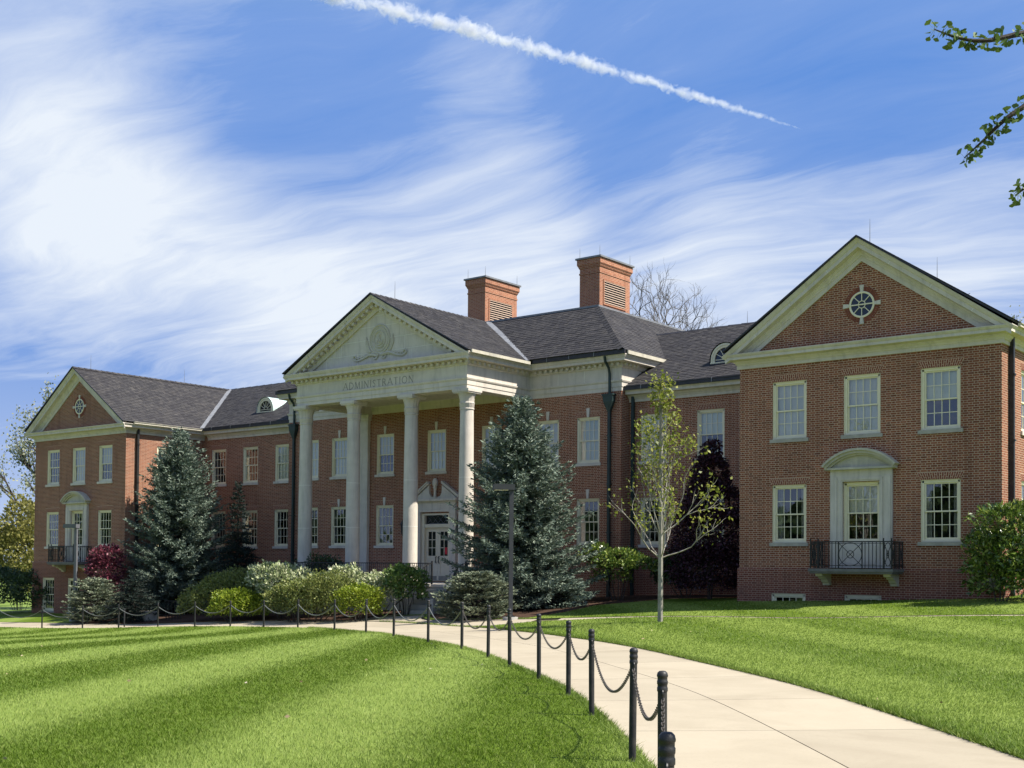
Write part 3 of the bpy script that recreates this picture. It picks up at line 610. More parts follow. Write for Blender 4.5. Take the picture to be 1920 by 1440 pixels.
def balcony(c):
    # stone surround: pilasters, frieze, segmental head
    s = MB(); w = 0.98; e = 0.10
    for q in (-1, 1):
        s.box(c+q*0.785-0.195, c+q*0.785+0.195, -e, 0.05, -0.78, 1.86); s.box(c+q*0.85-0.095, c+q*0.85+0.095, -e-0.03, -e, -0.78, 2.0)
        s.box(c+q*0.66-0.033, c+q*0.66+0.033, -e-0.015, -e, -0.05, 1.97)
    s.box(c-w, c+w, -e, 0.05, 1.86, 2.22); s.box(c-0.693, c+0.693, -e-0.018, -e, 1.905, 1.975); s.box(c-0.585, c+0.585, -e+0.02, 0.12, -0.78, -0.02)
    s.box(c-0.47, c+0.47, -e+0.005, -e+0.02, -0.66, -0.10)
    sur = s.build('window_surround', STONE, HALL)
    h = MB(); n = 20; R = 1.53; half = 1.11; cz = 2.29-math.sqrt(R*R-half*half)
    a0 = math.asin(half/R); arc = lambda r, t: (c+r*math.sin(t), cz+r*math.cos(t))
    ts = np.linspace(-a0, a0, n)
    for yo, ra, rb in ((0.34, R+0.02, R+0.09), (0.28, R-0.06, R+0.02), (0.20, R-0.12, R-0.06)):
        vs = []
        for t in ts:
            (xa, za), (xb, zb) = arc(ra, t), arc(rb, t); vs += [(xa, -yo, za), (xb, -yo, zb), (xb, 0.02, zb), (xa, 0.02, za)]
        fs = [(i*4+j, (i+1)*4+j, (i+1)*4+(j+1) % 4, i*4+(j+1) % 4) for i in range(n-1) for j in range(4)]+[(0, 1, 2, 3), tuple((n-1)*4+j for j in (3, 2, 1, 0))]
        h.add(vs, fs)
    h.poly([(c-half+0.05, -e-0.02, 2.28)]+[(arc(R-0.10, t)[0], -e-0.02, max(2.28, arc(R-0.10, t)[1])) for t in ts]+[(c+half-0.05, -e-0.02, 2.28)])
    h.box(c-half, c+half, -0.24, 0.02, 2.22, 2.285); h.build('segmental_hood', STONE2, sur)
    b = MB(); b.box(c-1.33, c+1.33, -0.92, 0.02, -0.90, -0.81); b.box(c-1.29, c+1.29, -0.88, 0.02, -0.96, -0.90)
    slabo = b.build('balcony_slab', SLABG, HALL)
    for q in (-1, 1):
        k = MB(); prof = [(0, -0.965), (-0.72, -0.965), (-0.70, -1.04), (-0.52, -1.06), (-0.46, -1.12), (-0.34, -1.14), (-0.28, -1.22), (-0.2, -1.24), (-0.16, -1.32), (0.0, -1.32)]
        x = c+q*1.07; m = len(prof); vs = [(x-0.11, y, z) for y, z in prof]+[(x+0.11, y, z) for y, z in prof]
        k.add(vs, [tuple(range(m)), tuple(range(2*m-1, m-1, -1))]+[(i, (i+1) % m, m+(i+1) % m, m+i) for i in range(m)]); k.build('bracket', STONE2, slabo)
    r = MB(); x0, x1, y0, zt, zb = c-1.27, c+1.27, -0.86, 0.0, -0.80
    def bars(a, b, n, ov):
        a, b = np.array(a), np.array(b)
        for z, th in ((zt, 0.035), (zb+0.08, 0.022), (zt-0.05, 0.016)): r.bar((*a, z), (*b, z), th)
        for i in range(n+1):
            p = a+(b-a)*i/n
            if any(lo < i/n < hi for lo, hi in ov): continue
            r.bar((*p, zb), (*p, zt), 0.018)
        for lo, hi in ov:
            pa, pb = a+(b-a)*lo, a+(b-a)*hi; m = (pa+pb)/2; hw = np.linalg.norm(pb-pa)/2; d = (pb-pa)/(2*hw); zc, hz = (zt+zb)/2+0.02, 0.345
            for p in (pa, pb): r.bar((*p, zb), (*p, zt), 0.03)
            r.tube([(*(m+d*hw*0.97*math.cos(t)), zc+hz*math.sin(t)) for t in np.linspace(0, 2*math.pi, 29)], 0.012, 5, False)
            r.tube([(*(m+d*hw*0.30*math.cos(t)), zc+hz*0.32*math.sin(t)) for t in np.linspace(0, 2*math.pi, 17)], 0.012, 5, False)
            for sg in (-1, 1): r.bar((*(m-d*hw), zc-sg*hz), (*(m+d*hw), zc+sg*hz), 0.016)
    bars((x0, y0), (x1, y0), 22, [(0.0, 0.09), (0.355, 0.645), (0.91, 1.0)]); bars((x0, 0), (x0, y0), 7, [(0.0, 0.3), (0.7, 1.0)]); bars((x1, y0), (x1, 0), 7, [(0.0, 0.3), (0.7, 1.0)])
    for p in ((x0, y0), (x1, y0), (x0+0.245, y0), (x1-0.245, y0)): r.bar((*p, zb), (*p, zt+0.10), 0.034)
    r.build('balcony_railing', IRON, slabo)

DARKGLASS, _t = newmat('dark_pane'); finish(_t, (0.012, 0.014, 0.017), 0.06, 0.6)

# windows -----------------------------------------------------------------
def window_proto(h=WIN_H):
    w = WIN_W; f = MB(); q = 0.085
    f.box(-w/2, -w/2+q, 0.045, 0.15, 0, h); f.box(w/2-q, w/2, 0.045, 0.15, 0, h); f.box(-w/2, w/2, 0.045, 0.15, h-q, h); f.box(-w/2, w/2, 0.04, 0.15, 0, 0.055)
    f.box(-w/2, -w/2+0.03, 0.022, 0.045, 0, h); f.box(w/2-0.03, w/2, 0.022, 0.045, 0, h); f.box(-w/2, w/2, 0.022, 0.045, h-0.03, h)
    iw = w/2-q; zb, zt = 0.055, h-q; zm = (zb+zt)/2; d = {'window': f}
    for nm, a, b, y in (('upper_sash', zm-0.02, zt, 0.085), ('lower_sash', zb, zm+0.02, 0.118)):
        s = MB(); r = 0.05; rb = 0.075 if nm == 'lower_sash' else 0.042
        s.box(-iw, -iw+r, y, y+0.035, a, b); s.box(iw-r, iw, y, y+0.035, a, b); s.box(-iw+r, iw-r, y, y+0.035, b-0.042, b); s.box(-iw+r, iw-r, y, y+0.035, a, a+rb)
        gx0, gx1, gz0, gz1 = -iw+r, iw-r, a+rb, b-0.042
        for i in range(1, 4): x = gx0+(gx1-gx0)*i/4; s.box(x-0.011, x+0.011, y+0.004, y+0.026, gz0, gz1)
        z = (gz0+gz1)/2; s.box(gx0, gx1, y+0.006, y+0.024, z-0.011, z+0.011)
        d[nm] = s; d[nm+'_g'] = (gx0, gx1, gz0, gz1, y+0.016)
    return d
ARCH_CACHE = {}
def arch_mesh(key, h, w=WIN_W):
    if (key, h) in ARCH_CACHE: return ARCH_CACHE[(key, h)]
    b = MB(); n = 19; H = 0.205; z0 = h
    for i in range(n):
        if key and abs(i-(n-1)/2) < 1.0: continue
        t0, t1 = (i+0.13)/n, (i+0.87)/n; sp = 0.10
        X = lambda t, k: (t-0.5)*(w+2*sp*k)
        cuts = ((0, 0.66), (0.70, 1)) if i % 2 else ((0, 0.31), (0.35, 1))
        for a, c in cuts:
            vs = [(X(t0, a), y, z0+H*a+0.004) for y in (-0.006,)]+[(X(t1, a), -0.006, z0+H*a+0.004), (X(t1, c), -0.006, z0+H*c), (X(t0, c), -0.006, z0+H*c)]
            vs += [(x, 0.02, z) for x, y, z in vs]
            b.add(vs, [(0, 1, 2, 3), (0, 4, 5, 1), (1, 5, 6, 2), (2, 6, 7, 3), (3, 7, 4, 0)])
    m1 = b.mesh('flat_arch', ARCHB)
    bk = MB().add([(-w/2, -0.003, z0), (w/2, -0.003, z0), (w/2+0.11, -0.003, z0+H+0.012), (-w/2-0.11, -0.003, z0+H+0.012)], [(0, 1, 2, 3)]).mesh('arch_mortar', MORTAR)
    ARCH_CACHE[(key, h)] = (m1, bk); return m1, bk
PROTO = {}; ROOMS = {}
def make_windows():
    pane_count = 0
    for (x, y, z, face, kind, (bk, bm), near, sx, h) in WINDOWS:
        if h not in PROTO:
            d = window_proto(h); PROTO[h] = (d, d['window'].mesh('window', CREAM), d['upper_sash'].mesh('upper_sash', CREAM), d['lower_sash'].mesh('lower_sash', CREAM))
        d, mw, mu, ml = PROTO[h]
        rot = 0 if face == 'front' else math.pi/2
        o = bpy.data.objects.new('window', mw); link(o); o.location = (x, y, z); o.rotation_euler = (0, 0, rot); o.scale = (sx, 1, 1); adopt(o, HALL)
        inst(mu, 'upper_sash', o); inst(ml, 'lower_sash', o)
        joined = MB()
        for nm in ('upper_sash', 'lower_sash'):
            gx0, gx1, gz0, gz1, gy = d[nm+'_g']
            for i in range(4):
                for j in range(2):
                    xa, xb = gx0+(gx1-gx0)*i/4+0.008, gx0+(gx1-gx0)*(i+1)/4-0.008; za, zb = gz0+(gz1-gz0)*j/2+0.008, gz0+(gz1-gz0)*(j+1)/2-0.008
                    tx, tz = rnd.gauss(0, 0.0004), rnd.gauss(0, 0.0004)
                    q = [(xa, gy-tx-tz, za), (xb, gy+tx-tz, za), (xb, gy+tx+tz, zb), (xa, gy-tx+tz, zb)]
                    if near: MB().quad(*q).build('pane', GLASS, o, world=False)
                    else: joined.quad(*q)
        if not near: joined.build('glazing', GLASS, o, world=False)
        rl = ROOMS.get(h)
        if rl is None:
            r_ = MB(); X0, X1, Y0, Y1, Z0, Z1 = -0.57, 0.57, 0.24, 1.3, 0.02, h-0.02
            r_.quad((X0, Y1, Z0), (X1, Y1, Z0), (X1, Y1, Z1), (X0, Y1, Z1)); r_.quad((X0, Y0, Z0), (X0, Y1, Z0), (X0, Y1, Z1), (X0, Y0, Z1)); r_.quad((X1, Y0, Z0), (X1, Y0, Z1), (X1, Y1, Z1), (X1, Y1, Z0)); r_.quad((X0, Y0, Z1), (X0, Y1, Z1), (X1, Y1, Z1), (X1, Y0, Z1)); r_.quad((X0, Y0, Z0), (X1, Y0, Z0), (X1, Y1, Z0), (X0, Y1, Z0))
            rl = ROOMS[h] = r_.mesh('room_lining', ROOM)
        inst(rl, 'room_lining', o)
        if bk:
            zt = h-0.09; zl = {'up': 0.06, 'half': h*0.49, 'low': h*0.3}[bk]; b = MB(); n = 9
            for i in range(n):                       # a hanging blind, slightly rippled
                xa, xb = -0.51+1.02*i/n, -0.51+1.02*(i+1)/n; ya, yb = 0.19+0.006*math.sin(i*1.7), 0.19+0.006*math.sin((i+1)*1.7)
                b.quad((xa, ya, zl), (xb, yb, zl), (xb, yb, zt), (xa, ya, zt))
            b.build('blind', bm, o, world=False)
        elif kind != 'cellar':
            b = MB()                                 # curtains drawn to the sides
            for q in (-1, 1):
                for i in range(6):
                    xa, xb = q*(0.53-0.035*i), q*(0.53-0.035*(i+1)); b.quad((xa, 0.21+0.025*(i % 2), 0.06), (xb, 0.21+0.025*((i+1) % 2), 0.06), (xb, 0.21+0.025*((i+1) % 2), h-0.1), (xa, 0.21+0.025*(i % 2), h-0.1))
            b.build('curtain', CURTAIN, o, world=False)
        if kind in ('arch', 'key'):
            s = MB().box(-0.66, 0.66, -0.055, 0.05, -0.115, 0.0); s.build('sill', GREYST if (near and y < 1 and face == 'front') else STONE, o, world=False)
            ma, mb_ = arch_mesh(kind == 'key', h); inst(ma, 'flat_arch', o)['kind'] = 'stuff'; inst(mb_, 'arch_mortar', o)
        if kind == 'key':
            k = MB(); z0 = h-0.005; k.add([(-0.05, -0.04, z0), (0.05, -0.04, z0), (0.085, -0.04, z0+0.36), (-0.085, -0.04, z0+0.36), (-0.05, 0.02, z0), (0.05, 0.02, z0), (0.085, 0.02, z0+0.36), (-0.085, 0.02, z0+0.36)],
                                          [(0, 1, 2, 3), (0, 4, 5, 1), (1, 5, 6, 2), (2, 6, 7, 3), (3, 7, 4, 0)]); k.build('keystone', STONE, o, world=False)
        if kind == 'cellar': MB().box(-0.64, 0.64, -0.03, 0.05, -0.08, 0.0).build('sill', GREYST, o, world=False)

# links and middle block ----------------------------------------------------
def links():
    for side in (-1, 1):
        xs = sorted((side*CB, side*WX[0])); near = side > 0; hs = []
        for wx in ((10.80, 13.30, 15.77) if side > 0 else (-10.76, -13.24, -15.77)):
            for z in (UP, LO+0.06):
                hs.append(hole(wx, z)); up = z > 1
                win(wx, CNY, z, 'front', 'arch', ((('up', BLIND) if wx < 12 else ('half', BLIND2)) if near else (('up', BLIND) if wx > -11.5 else (None, None))) if up else (None, None), near and wx < 14.5)
        w = MB(); wall_plane(w, (0, CNY, 0), (1, 0, 0), (0, 1, 0), xs[0], xs[1], BASE, 5.9, hs); w.build('link_wall', BRICK, HALL); MB().quad((xs[0], 15.8, BASE), (xs[1], 15.8, BASE), (xs[1], 15.8, 6), (xs[0], 15.8, 6)).build('rear_wall', BRICK, HALL)
        if near:
            for wx in (10.8, 13.3): MB().box(wx-0.58, wx+0.58, CNY-0.03, CNY+0.01, -1.75, -1.36).build('vent_grille', GREYST, HALL)
        p = MB(); p.box(xs[0]+0.001, xs[1]-0.001, CNY-0.05, CNY-0.001, BASE, -0.84); p.build('plinth', BRICK2, HALL)
        prof = [(0.0, 5.65), (0.05, 5.65), (0.05, 5.76), (0.075, 5.77), (0.09, 5.81), (0.15, 5.87), (0.15, 5.90), (0.34, 5.93), (0.34, 6.02), (0.38, 6.08), (0.38, 6.10), (0.0, 6.12)]
        cut = 0.40; a, b = (xs[0]+(cut if side < 0 else 0.01), xs[1]-(0.01 if side < 0 else 0.002))
        MB().sweep([(a, CNY), (b, CNY)], prof).build('cornice', STONE, HALL)
        g = MB(); g.box(a, b, CNY-0.46, CNY-0.375, 6.085, 6.25); g.build('gutter', GUTTER, HALL)
        for x in np.arange(a+0.8, b-0.3, 1.55): MB().box(x-0.014, x+0.014, CNY-0.475, CNY-0.461, 6.085, 6.252).build('gutter_strap', FLASH, HALL)
ENT = [(0.0, 6.07), (0.0, 6.22), (0.022, 6.225), (0.022, 6.40), (0.05, 6.42), (0.07, 6.47), (0.07, 6.50), (0.0, 6.51), (0.0, 6.98), (0.04, 7.0), (0.06, 7.03), (0.06, 7.17), (0.20, 7.18), (0.36, 7.19), (0.36, 7.29), (0.38, 7.30), (0.43, 7.40), (0.43, 7.43), (0.0, 7.46)]
def middle():
    hs = []; w = MB()
    for wx in (0, 3.131, -3.131, 6.105, -6.105, 8.107, -8.107):
        near = wx > 3
        hs.append(hole(wx, UP, WIN_W*0.94)); win(wx, CBY, UP, 'front', 'key', (('up', BLIND2) if wx > 7.5 else ('up', BLIND)) if wx != -3.131 else ('half', BLIND), near, 0.94)
        if wx: hs.append(hole(wx, LO+0.06, WIN_W*0.94)); win(wx, CBY, LO+0.06, 'front', 'key', (None, None), near and wx > 7.5, 0.94)
    hs.append((-0.81, 0.91, -1.52, 1.46))
    wall_plane(w, (0, CBY, 0), (1, 0, 0), (0, 1, 0), -CB, CB, BASE, 7.2, hs, 0.2)
    for q in (-1, 1): w.quad((q*CB, CBY, BASE), (q*CB, 20.1, BASE), (q*CB, 20.1, 7.2), (q*CB, CBY, 7.2))
    w.quad((-CB, 20.1, BASE), (CB, 20.1, BASE), (CB, 20.1, 7.2), (-CB, 20.1, 7.2)); w.build('middle_wall', BRICK, HALL)
    ent = MB().sweep([(-CB, 20.1), (-CB, CBY), (CB, CBY), (CB, 20.1)], [(o+0.004, z) for o, z in ENT]).build('entablature', STONE, HALL)
    dm = MB().box(-0.055, 0.055, -0.06, 0.06, 0, 0.105).mesh('dentil', STONE)
    for sx in (-1, 1):
        for i in range(17):
            x = PXC+sx*(PHW+0.42+0.27*i)
            if abs(x) < CB+0.1: inst(dm, 'dentil', ent, (x, CBY-0.125, 7.06), world=True)
        for i in range(4 if sx > 0 else 3): inst(dm, 'dentil', ent, (sx*(CB+0.125), CBY+0.1+0.27*i, 7.06), (0, 0, math.pi/2), world=True)
    for x in (-8.8, -7.2, 6.6, 7.9, 8.9): MB().box(x-0.006, x+0.006, CBY-0.008, CBY-0.003, 6.515, 6.975).build('frieze_joint', WHITE, ent)
    MB().box(PXC+PHW+0.52, CB+0.46, CBY-0.51, CBY-0.435, 7.42, 7.59).build('gutter', GUTTER, HALL); MB().box(-CB-0.46, PXC-PHW-0.52, CBY-0.51, CBY-0.435, 7.42, 7.59).build('gutter', GUTTER, HALL)
    for x in (6.4, 7.5, 8.7): MB().box(x-0.014, x+0.014, CBY-0.525, CBY-0.511, 7.425, 7.592).build('gutter_strap', FLASH, HALL)
    MB().box(CB+0.43, CB+0.50, CBY-0.3, 20.3, 7.42, 7.56).build('gutter', STONE2, HALL)

PXC, PHW, PFY = 0.24, 4.90, 0.20        # portico: centre, half width of the entablature, its front plane
def portico():
    x0, x1 = PXC-PHW, PXC+PHW
    ent = MB().sweep([(x0, CBY-0.01), (x0, PFY), (x1, PFY), (x1, CBY-0.01)], ENT)
    t = 0.62                              # underside, inner faces and ceiling
    ent.box(x0+0.002, x1-0.002, PFY+0.002, PFY+t, 6.072, 6.55); ent.box(x0+0.002, x0+t, PFY+t, CBY-0.01, 6.074, 6.55); ent.box(x1-t, x1-0.002, PFY+t, CBY-0.01, 6.074, 6.55); ent.box(x0+t, x1-t, PFY+t, CBY-0.01, 6.42, 6.50)
    ent = ent.build('portico_entablature', STONE, HALL)
    dm = MB().box(-0.06, 0.06, -0.06, 0.06, 0, 0.105).mesh('dentil', STONE)
    n = 34
    for i in range(n): inst(dm, 'dentil', ent, (x0-0.12+(x1-x0+0.24)*i/(n-1), PFY-0.125, 7.06), world=True)
    for i in range(1, 13):
        for x in (x0-0.125, x1+0.125): inst(dm, 'dentil', ent, (x, PFY+0.30*i-0.05, 7.06), (0, 0, math.pi/2), world=True)
    # pediment
    slope = 0.549; th = math.atan(slope); za = 9.79
    ty = MB(); ty.poly([(PXC-4.6, PFY+0.06, 7.44), (PXC+4.6, PFY+0.06, 7.44), (PXC, PFY+0.06, za+0.2)])
    tym = ty.build('tympanum', STONE, HALL)
    for z in (7.98, 8.52, 9.06, 9.5):
        hw = (za-z)/slope-0.05; MB().box(PXC-hw, PXC+hw, PFY+0.052, PFY+0.0585, z-0.007, z+0.007).build('stone_joint', WHITE, tym)
    for k, (z, dx) in enumerate(((7.46, -3.1), (7.46, 1.9), (7.99, -2.2), (8.0, 1.5), (7.99, 2.6), (7.46, 3.0), (7.46, -1.2))):
        MB().box(PXC+dx-0.006, PXC+dx+0.006, PFY+0.052, PFY+0.0585, z, z+0.52).build('stone_joint', WHITE, tym)
    rp = [(-0.06, -0.1), (0.02, -0.1), (0.04, 0.0), (0.05, 0.03), (0.06, 0.06), (0.06, 0.16), (0.22, 0.17), (0.36, 0.18), (0.36, 0.30), (0.38, 0.31), (0.43, 0.40), (0.43, 0.43), (-0.06, 0.43)]
    r = MB(); k = len(rp); vs = []
    for q in (-1, 0, 1):
        for o, h in rp:
            hw = 0 if q == 0 else PHW+max(o, 0)*0.98+0.02
            vs.append((PXC+q*hw, PFY-o-0.004, za+h/math.cos(th)-slope*hw))
    r.add(vs, [(i*k+j, (i+1)*k+j, (i+1)*k+j+1, i*k+j+1) for i in (0, 1) for j in range(k-1)]+[tuple(range(k)), tuple(range(3*k-1, 2*k-1, -1))])
    rk = r.build('raking_cornice', STONE, HALL)
    mm = MB().box(-0.075, 0.075, -0.09, 0.09, -0.12, 0.0).mesh('modillion', STONE)
    for q in (-1, 1):
        for i in range(18):
            d = 0.16+0.272*i
            inst(mm, 'modillion', rk, (PXC+q*d, PFY-0.155, za-slope*d+0.17/math.cos(th)-0.003), (0, q*th, 0), world=True)
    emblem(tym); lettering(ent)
    # columns
    for sx in (-4.63, -1.665, 1.665, 4.63):
        X, Y = PXC+sx, 0.52
        c = MB(); prof = [(0.36, -1.55), (0.36, -1.43), (0.34, -1.40), (0.345, -1.36), (0.33, -1.33), (0.305, -1.30)]
        for k in range(13):
            z = -1.25+k*(5.27+1.25)/12; tt = k/12; prof.append((0.305-0.04*tt**1.6, z))
        prof += [(0.29, 5.28), (0.29, 5.32), (0.265, 5.34)]
        co = c.lathe(prof, 28, (X, Y, 0)).build('column', STONE, HALL, True)
        for z in (0.75, 2.62): MB().lathe([(0.3055-0.04*((z+1.25)/6.5)**1.6, z-0.008), (0.3055-0.04*((z+1.25)/6.5)**1.6, z+0.008)], 28, (X, Y, 0)).build('drum_joint', WHITE, co)
        mod = lambda a, i: 1+(0.045*abs(math.sin(8*a)) if 1 <= i <= 7 else 0)
        MB().lathe([(0.262, 5.33), (0.275, 5.36), (0.285, 5.50), (0.30, 5.53), (0.27, 5.56), (0.285, 5.70), (0.32, 5.82), (0.37, 5.92), (0.385, 5.96)], 64, (X, Y, 0), mod).build('capital', STONE, co, True)
        MB().box(X-0.42, X+0.42, Y-0.42, Y+0.42, 5.955, 6.068).box(X-0.39, X+0.39, Y-0.39, Y+0.39, 5.90, 5.955).build('abacus', STONE, co)
        MB().box(X-0.40, X+0.40, Y-0.40, Y+0.40, -1.70, -1.549).build('base_block', STONE2, co)
    for sx in (-4.63, 4.63):
        X = PXC+sx; p = MB(); p.box(X-0.29, X+0.29, CBY-0.16, CBY+0.02, -1.5, 5.30); pl = p.build('pilaster', STONE, HALL)
        MB().box(X-0.31, X+0.31, CBY-0.18, CBY, 5.30, 5.38).box(X-0.29, X+0.29, CBY-0.17, CBY, 5.38, 5.8).box(X-0.36, X+0.36, CBY-0.22, CBY, 5.8, 5.95).box(X-0.41, X+0.41, CBY-0.26, CBY, 5.95, 6.06).build('capital', STONE, pl)

STONE3 = speckled('limestone_carved', (0.56, 0.52, 0.42), (0.48, 0.445, 0.36), 3.0, 0.8, 0.2)
def emblem(par):
    y = PFY+0.045; c = np.array((PXC+0.08, y, 8.50)); e = MB()
    def ring(r, w, n=40): e.tube([c+np.array((r*math.cos(a), 0, r*1.06*math.sin(a))) for a in np.linspace(0, 2*math.pi, n)], w, 6, False)
    ring(0.56, 0.035); ring(0.46, 0.02); ring(0.31, 0.028); ring(0.36, 0.012)
    e.poly([c+np.array((0.55*math.cos(a), 0.006, 0.58*math.sin(a))) for a in np.linspace(0, 2*math.pi, 40)[:-1]])
    def stroke(pts, r0=0.03, r1=0.015): 
        P = catmull([c+np.array((a, -0.01, b)) for a, b in pts], 5); e.tube(P, np.linspace(r0, r1, len(P)), 5)
    stroke([(-0.16, -0.16), (-0.12, 0.02), (-0.02, -0.14), (0.06, 0.04)]); stroke([(0.0, 0.06), (0.06, 0.20), (0.0, 0.22), (-0.05, 0.10), (0.12, -0.12), (0.20, -0.02)]); stroke([(-0.22, -0.05), (-0.14, -0.2), (0.02, -0.22), (0.2, -0.14)])
    e.build('seal_medallion', STONE3, par)
    s = MB(); e = s
    for q in (-1, 1):
        stroke([(q*0.1, -0.66), (q*0.55, -0.60), (q*0.95, -0.72), (q*1.30, -0.78), (q*1.52, -0.68), (q*1.46, -0.56), (q*1.36, -0.64)], 0.07, 0.03)
        for k in range(6): stroke([(q*(0.48+0.03*k), -0.50), (q*(0.62+0.035*k), -0.30+0.03*k), (q*(0.66+0.02*k), -0.08+0.05*k)], 0.028, 0.012)
        for k in range(6): stroke([(q*(0.35+0.17*k), -0.66-0.015*k), (q*(0.45+0.17*k), -0.56-0.02*k), (q*(0.52+0.17*k), -0.64-0.02*k)], 0.04, 0.018)
        stroke([(q*0.05, -0.62), (q*0.22, -0.80), (q*0.38, -0.70), (q*0.30, -0.60)], 0.05, 0.02)
    s.build('scroll_carving', STONE3, par)

def lettering(par):
    G = {'A': (0.95, [((0, 0), (0.47, 1), .06), ((0.47, 1), (0.95, 0), .11), ((0.17, 0.37), (0.76, 0.37), .05)], [0, 0.95], []),
         'D': (0.95, [((0.12, 0), (0.12, 1), .11), ('arc', (0.12, 0.5), 0.80, 0.5, -90, 90, .09)], [], []),
         'M': (1.15, [((0.12, 0), (0.2, 1), .06), ((0.2, 1), (0.58, 0.05), .11), ((0.58, 0.05), (0.95, 1), .05), ((0.95, 1), (1.03, 0), .11)], [0.12, 1.03], []),
         'I': (0.3, [((0.15, 0), (0.15, 1), .11)], [0.15], [0.15]),
         'N': (0.98, [((0.12, 0), (0.12, 1), .06), ((0.12, 1), (0.86, 0), .11), ((0.86, 0), (0.86, 1), .06)], [0.12], [0.86]),
         'S': (0.62, [('pts', [(0.55, 0.82), (0.42, 0.97), (0.2, 0.95), (0.08, 0.75), (0.2, 0.58), (0.42, 0.44), (0.54, 0.25), (0.42, 0.05), (0.2, 0.02), (0.06, 0.18)], .09)], [], []),
         'T': (0.85, [((0.425, 0), (0.425, 1), .11), ((0.02, 0.97), (0.83, 0.97), .06)], [0.425], []),
         'R': (0.85, [((0.12, 0), (0.12, 1), .11), ('arc', (0.12, 0.76), 0.48, 0.24, -90, 90, .08), ((0.35, 0.5), (0.82, 0), .10)], [0.12], []),
         'O': (1.05, [('arc', (0.52, 0.5), 0.46, 0.49, 0, 360, .09)], [], [])}
    txt = 'ADMINISTRATION'; H = 0.285; gap = 0.24; tot = sum(G[c][0] for c in txt)+gap*(len(txt)-1)
    L0, L1 = -1.75, 2.30; sx = (L1-L0)/tot; x = L0; yf = PFY-0.003
    for ch in txt:
        w, st, sb, stp = G[ch]; b = MB()
        def seg(p, q, t):
            p, q = np.array(p), np.array(q); d = q-p; L = np.hypot(*(d*(sx, H))); 
            P = lambda a: np.array((x+a[0]*sx, yf, 6.545+a[1]*H)); A, B = P(p), P(q); dd = (B-A)/np.linalg.norm(B-A); n = np.array((-dd[2], 0, dd[0])); hw = t*H*0.5
            b.obox((A+B)/2, dd*(np.linalg.norm(B-A)/2+hw*0.3), (0, 0.003, 0), n*hw)
        for s in st:
            if s[0] == 'arc':
                _, c, rx, rz, a0, a1, t = s; aa = [math.radians(v) for v in np.linspace(a0, a1, 17)]
                for u, v in zip(aa, aa[1:]): seg((c[0]+rx*math.cos(u), c[1]+rz*math.sin(u)), (c[0]+rx*math.cos(v), c[1]+rz*math.sin(v)), t)
            elif s[0] == 'pts':
                for u, v in zip(s[1], s[1][1:]): seg(u, v, s[2])
            else: seg(*s)
        for sxx in sb: seg((sxx-0.13, 0.01), (sxx+0.13, 0.01), .035)
        for sxx in stp: seg((sxx-0.13, 0.99), (sxx+0.13, 0.99), .035)
        b.build('letter', STONED, par); x += (w+gap)*sx  # raised strokes; darker stone paints in the dirt and shade of cut letters

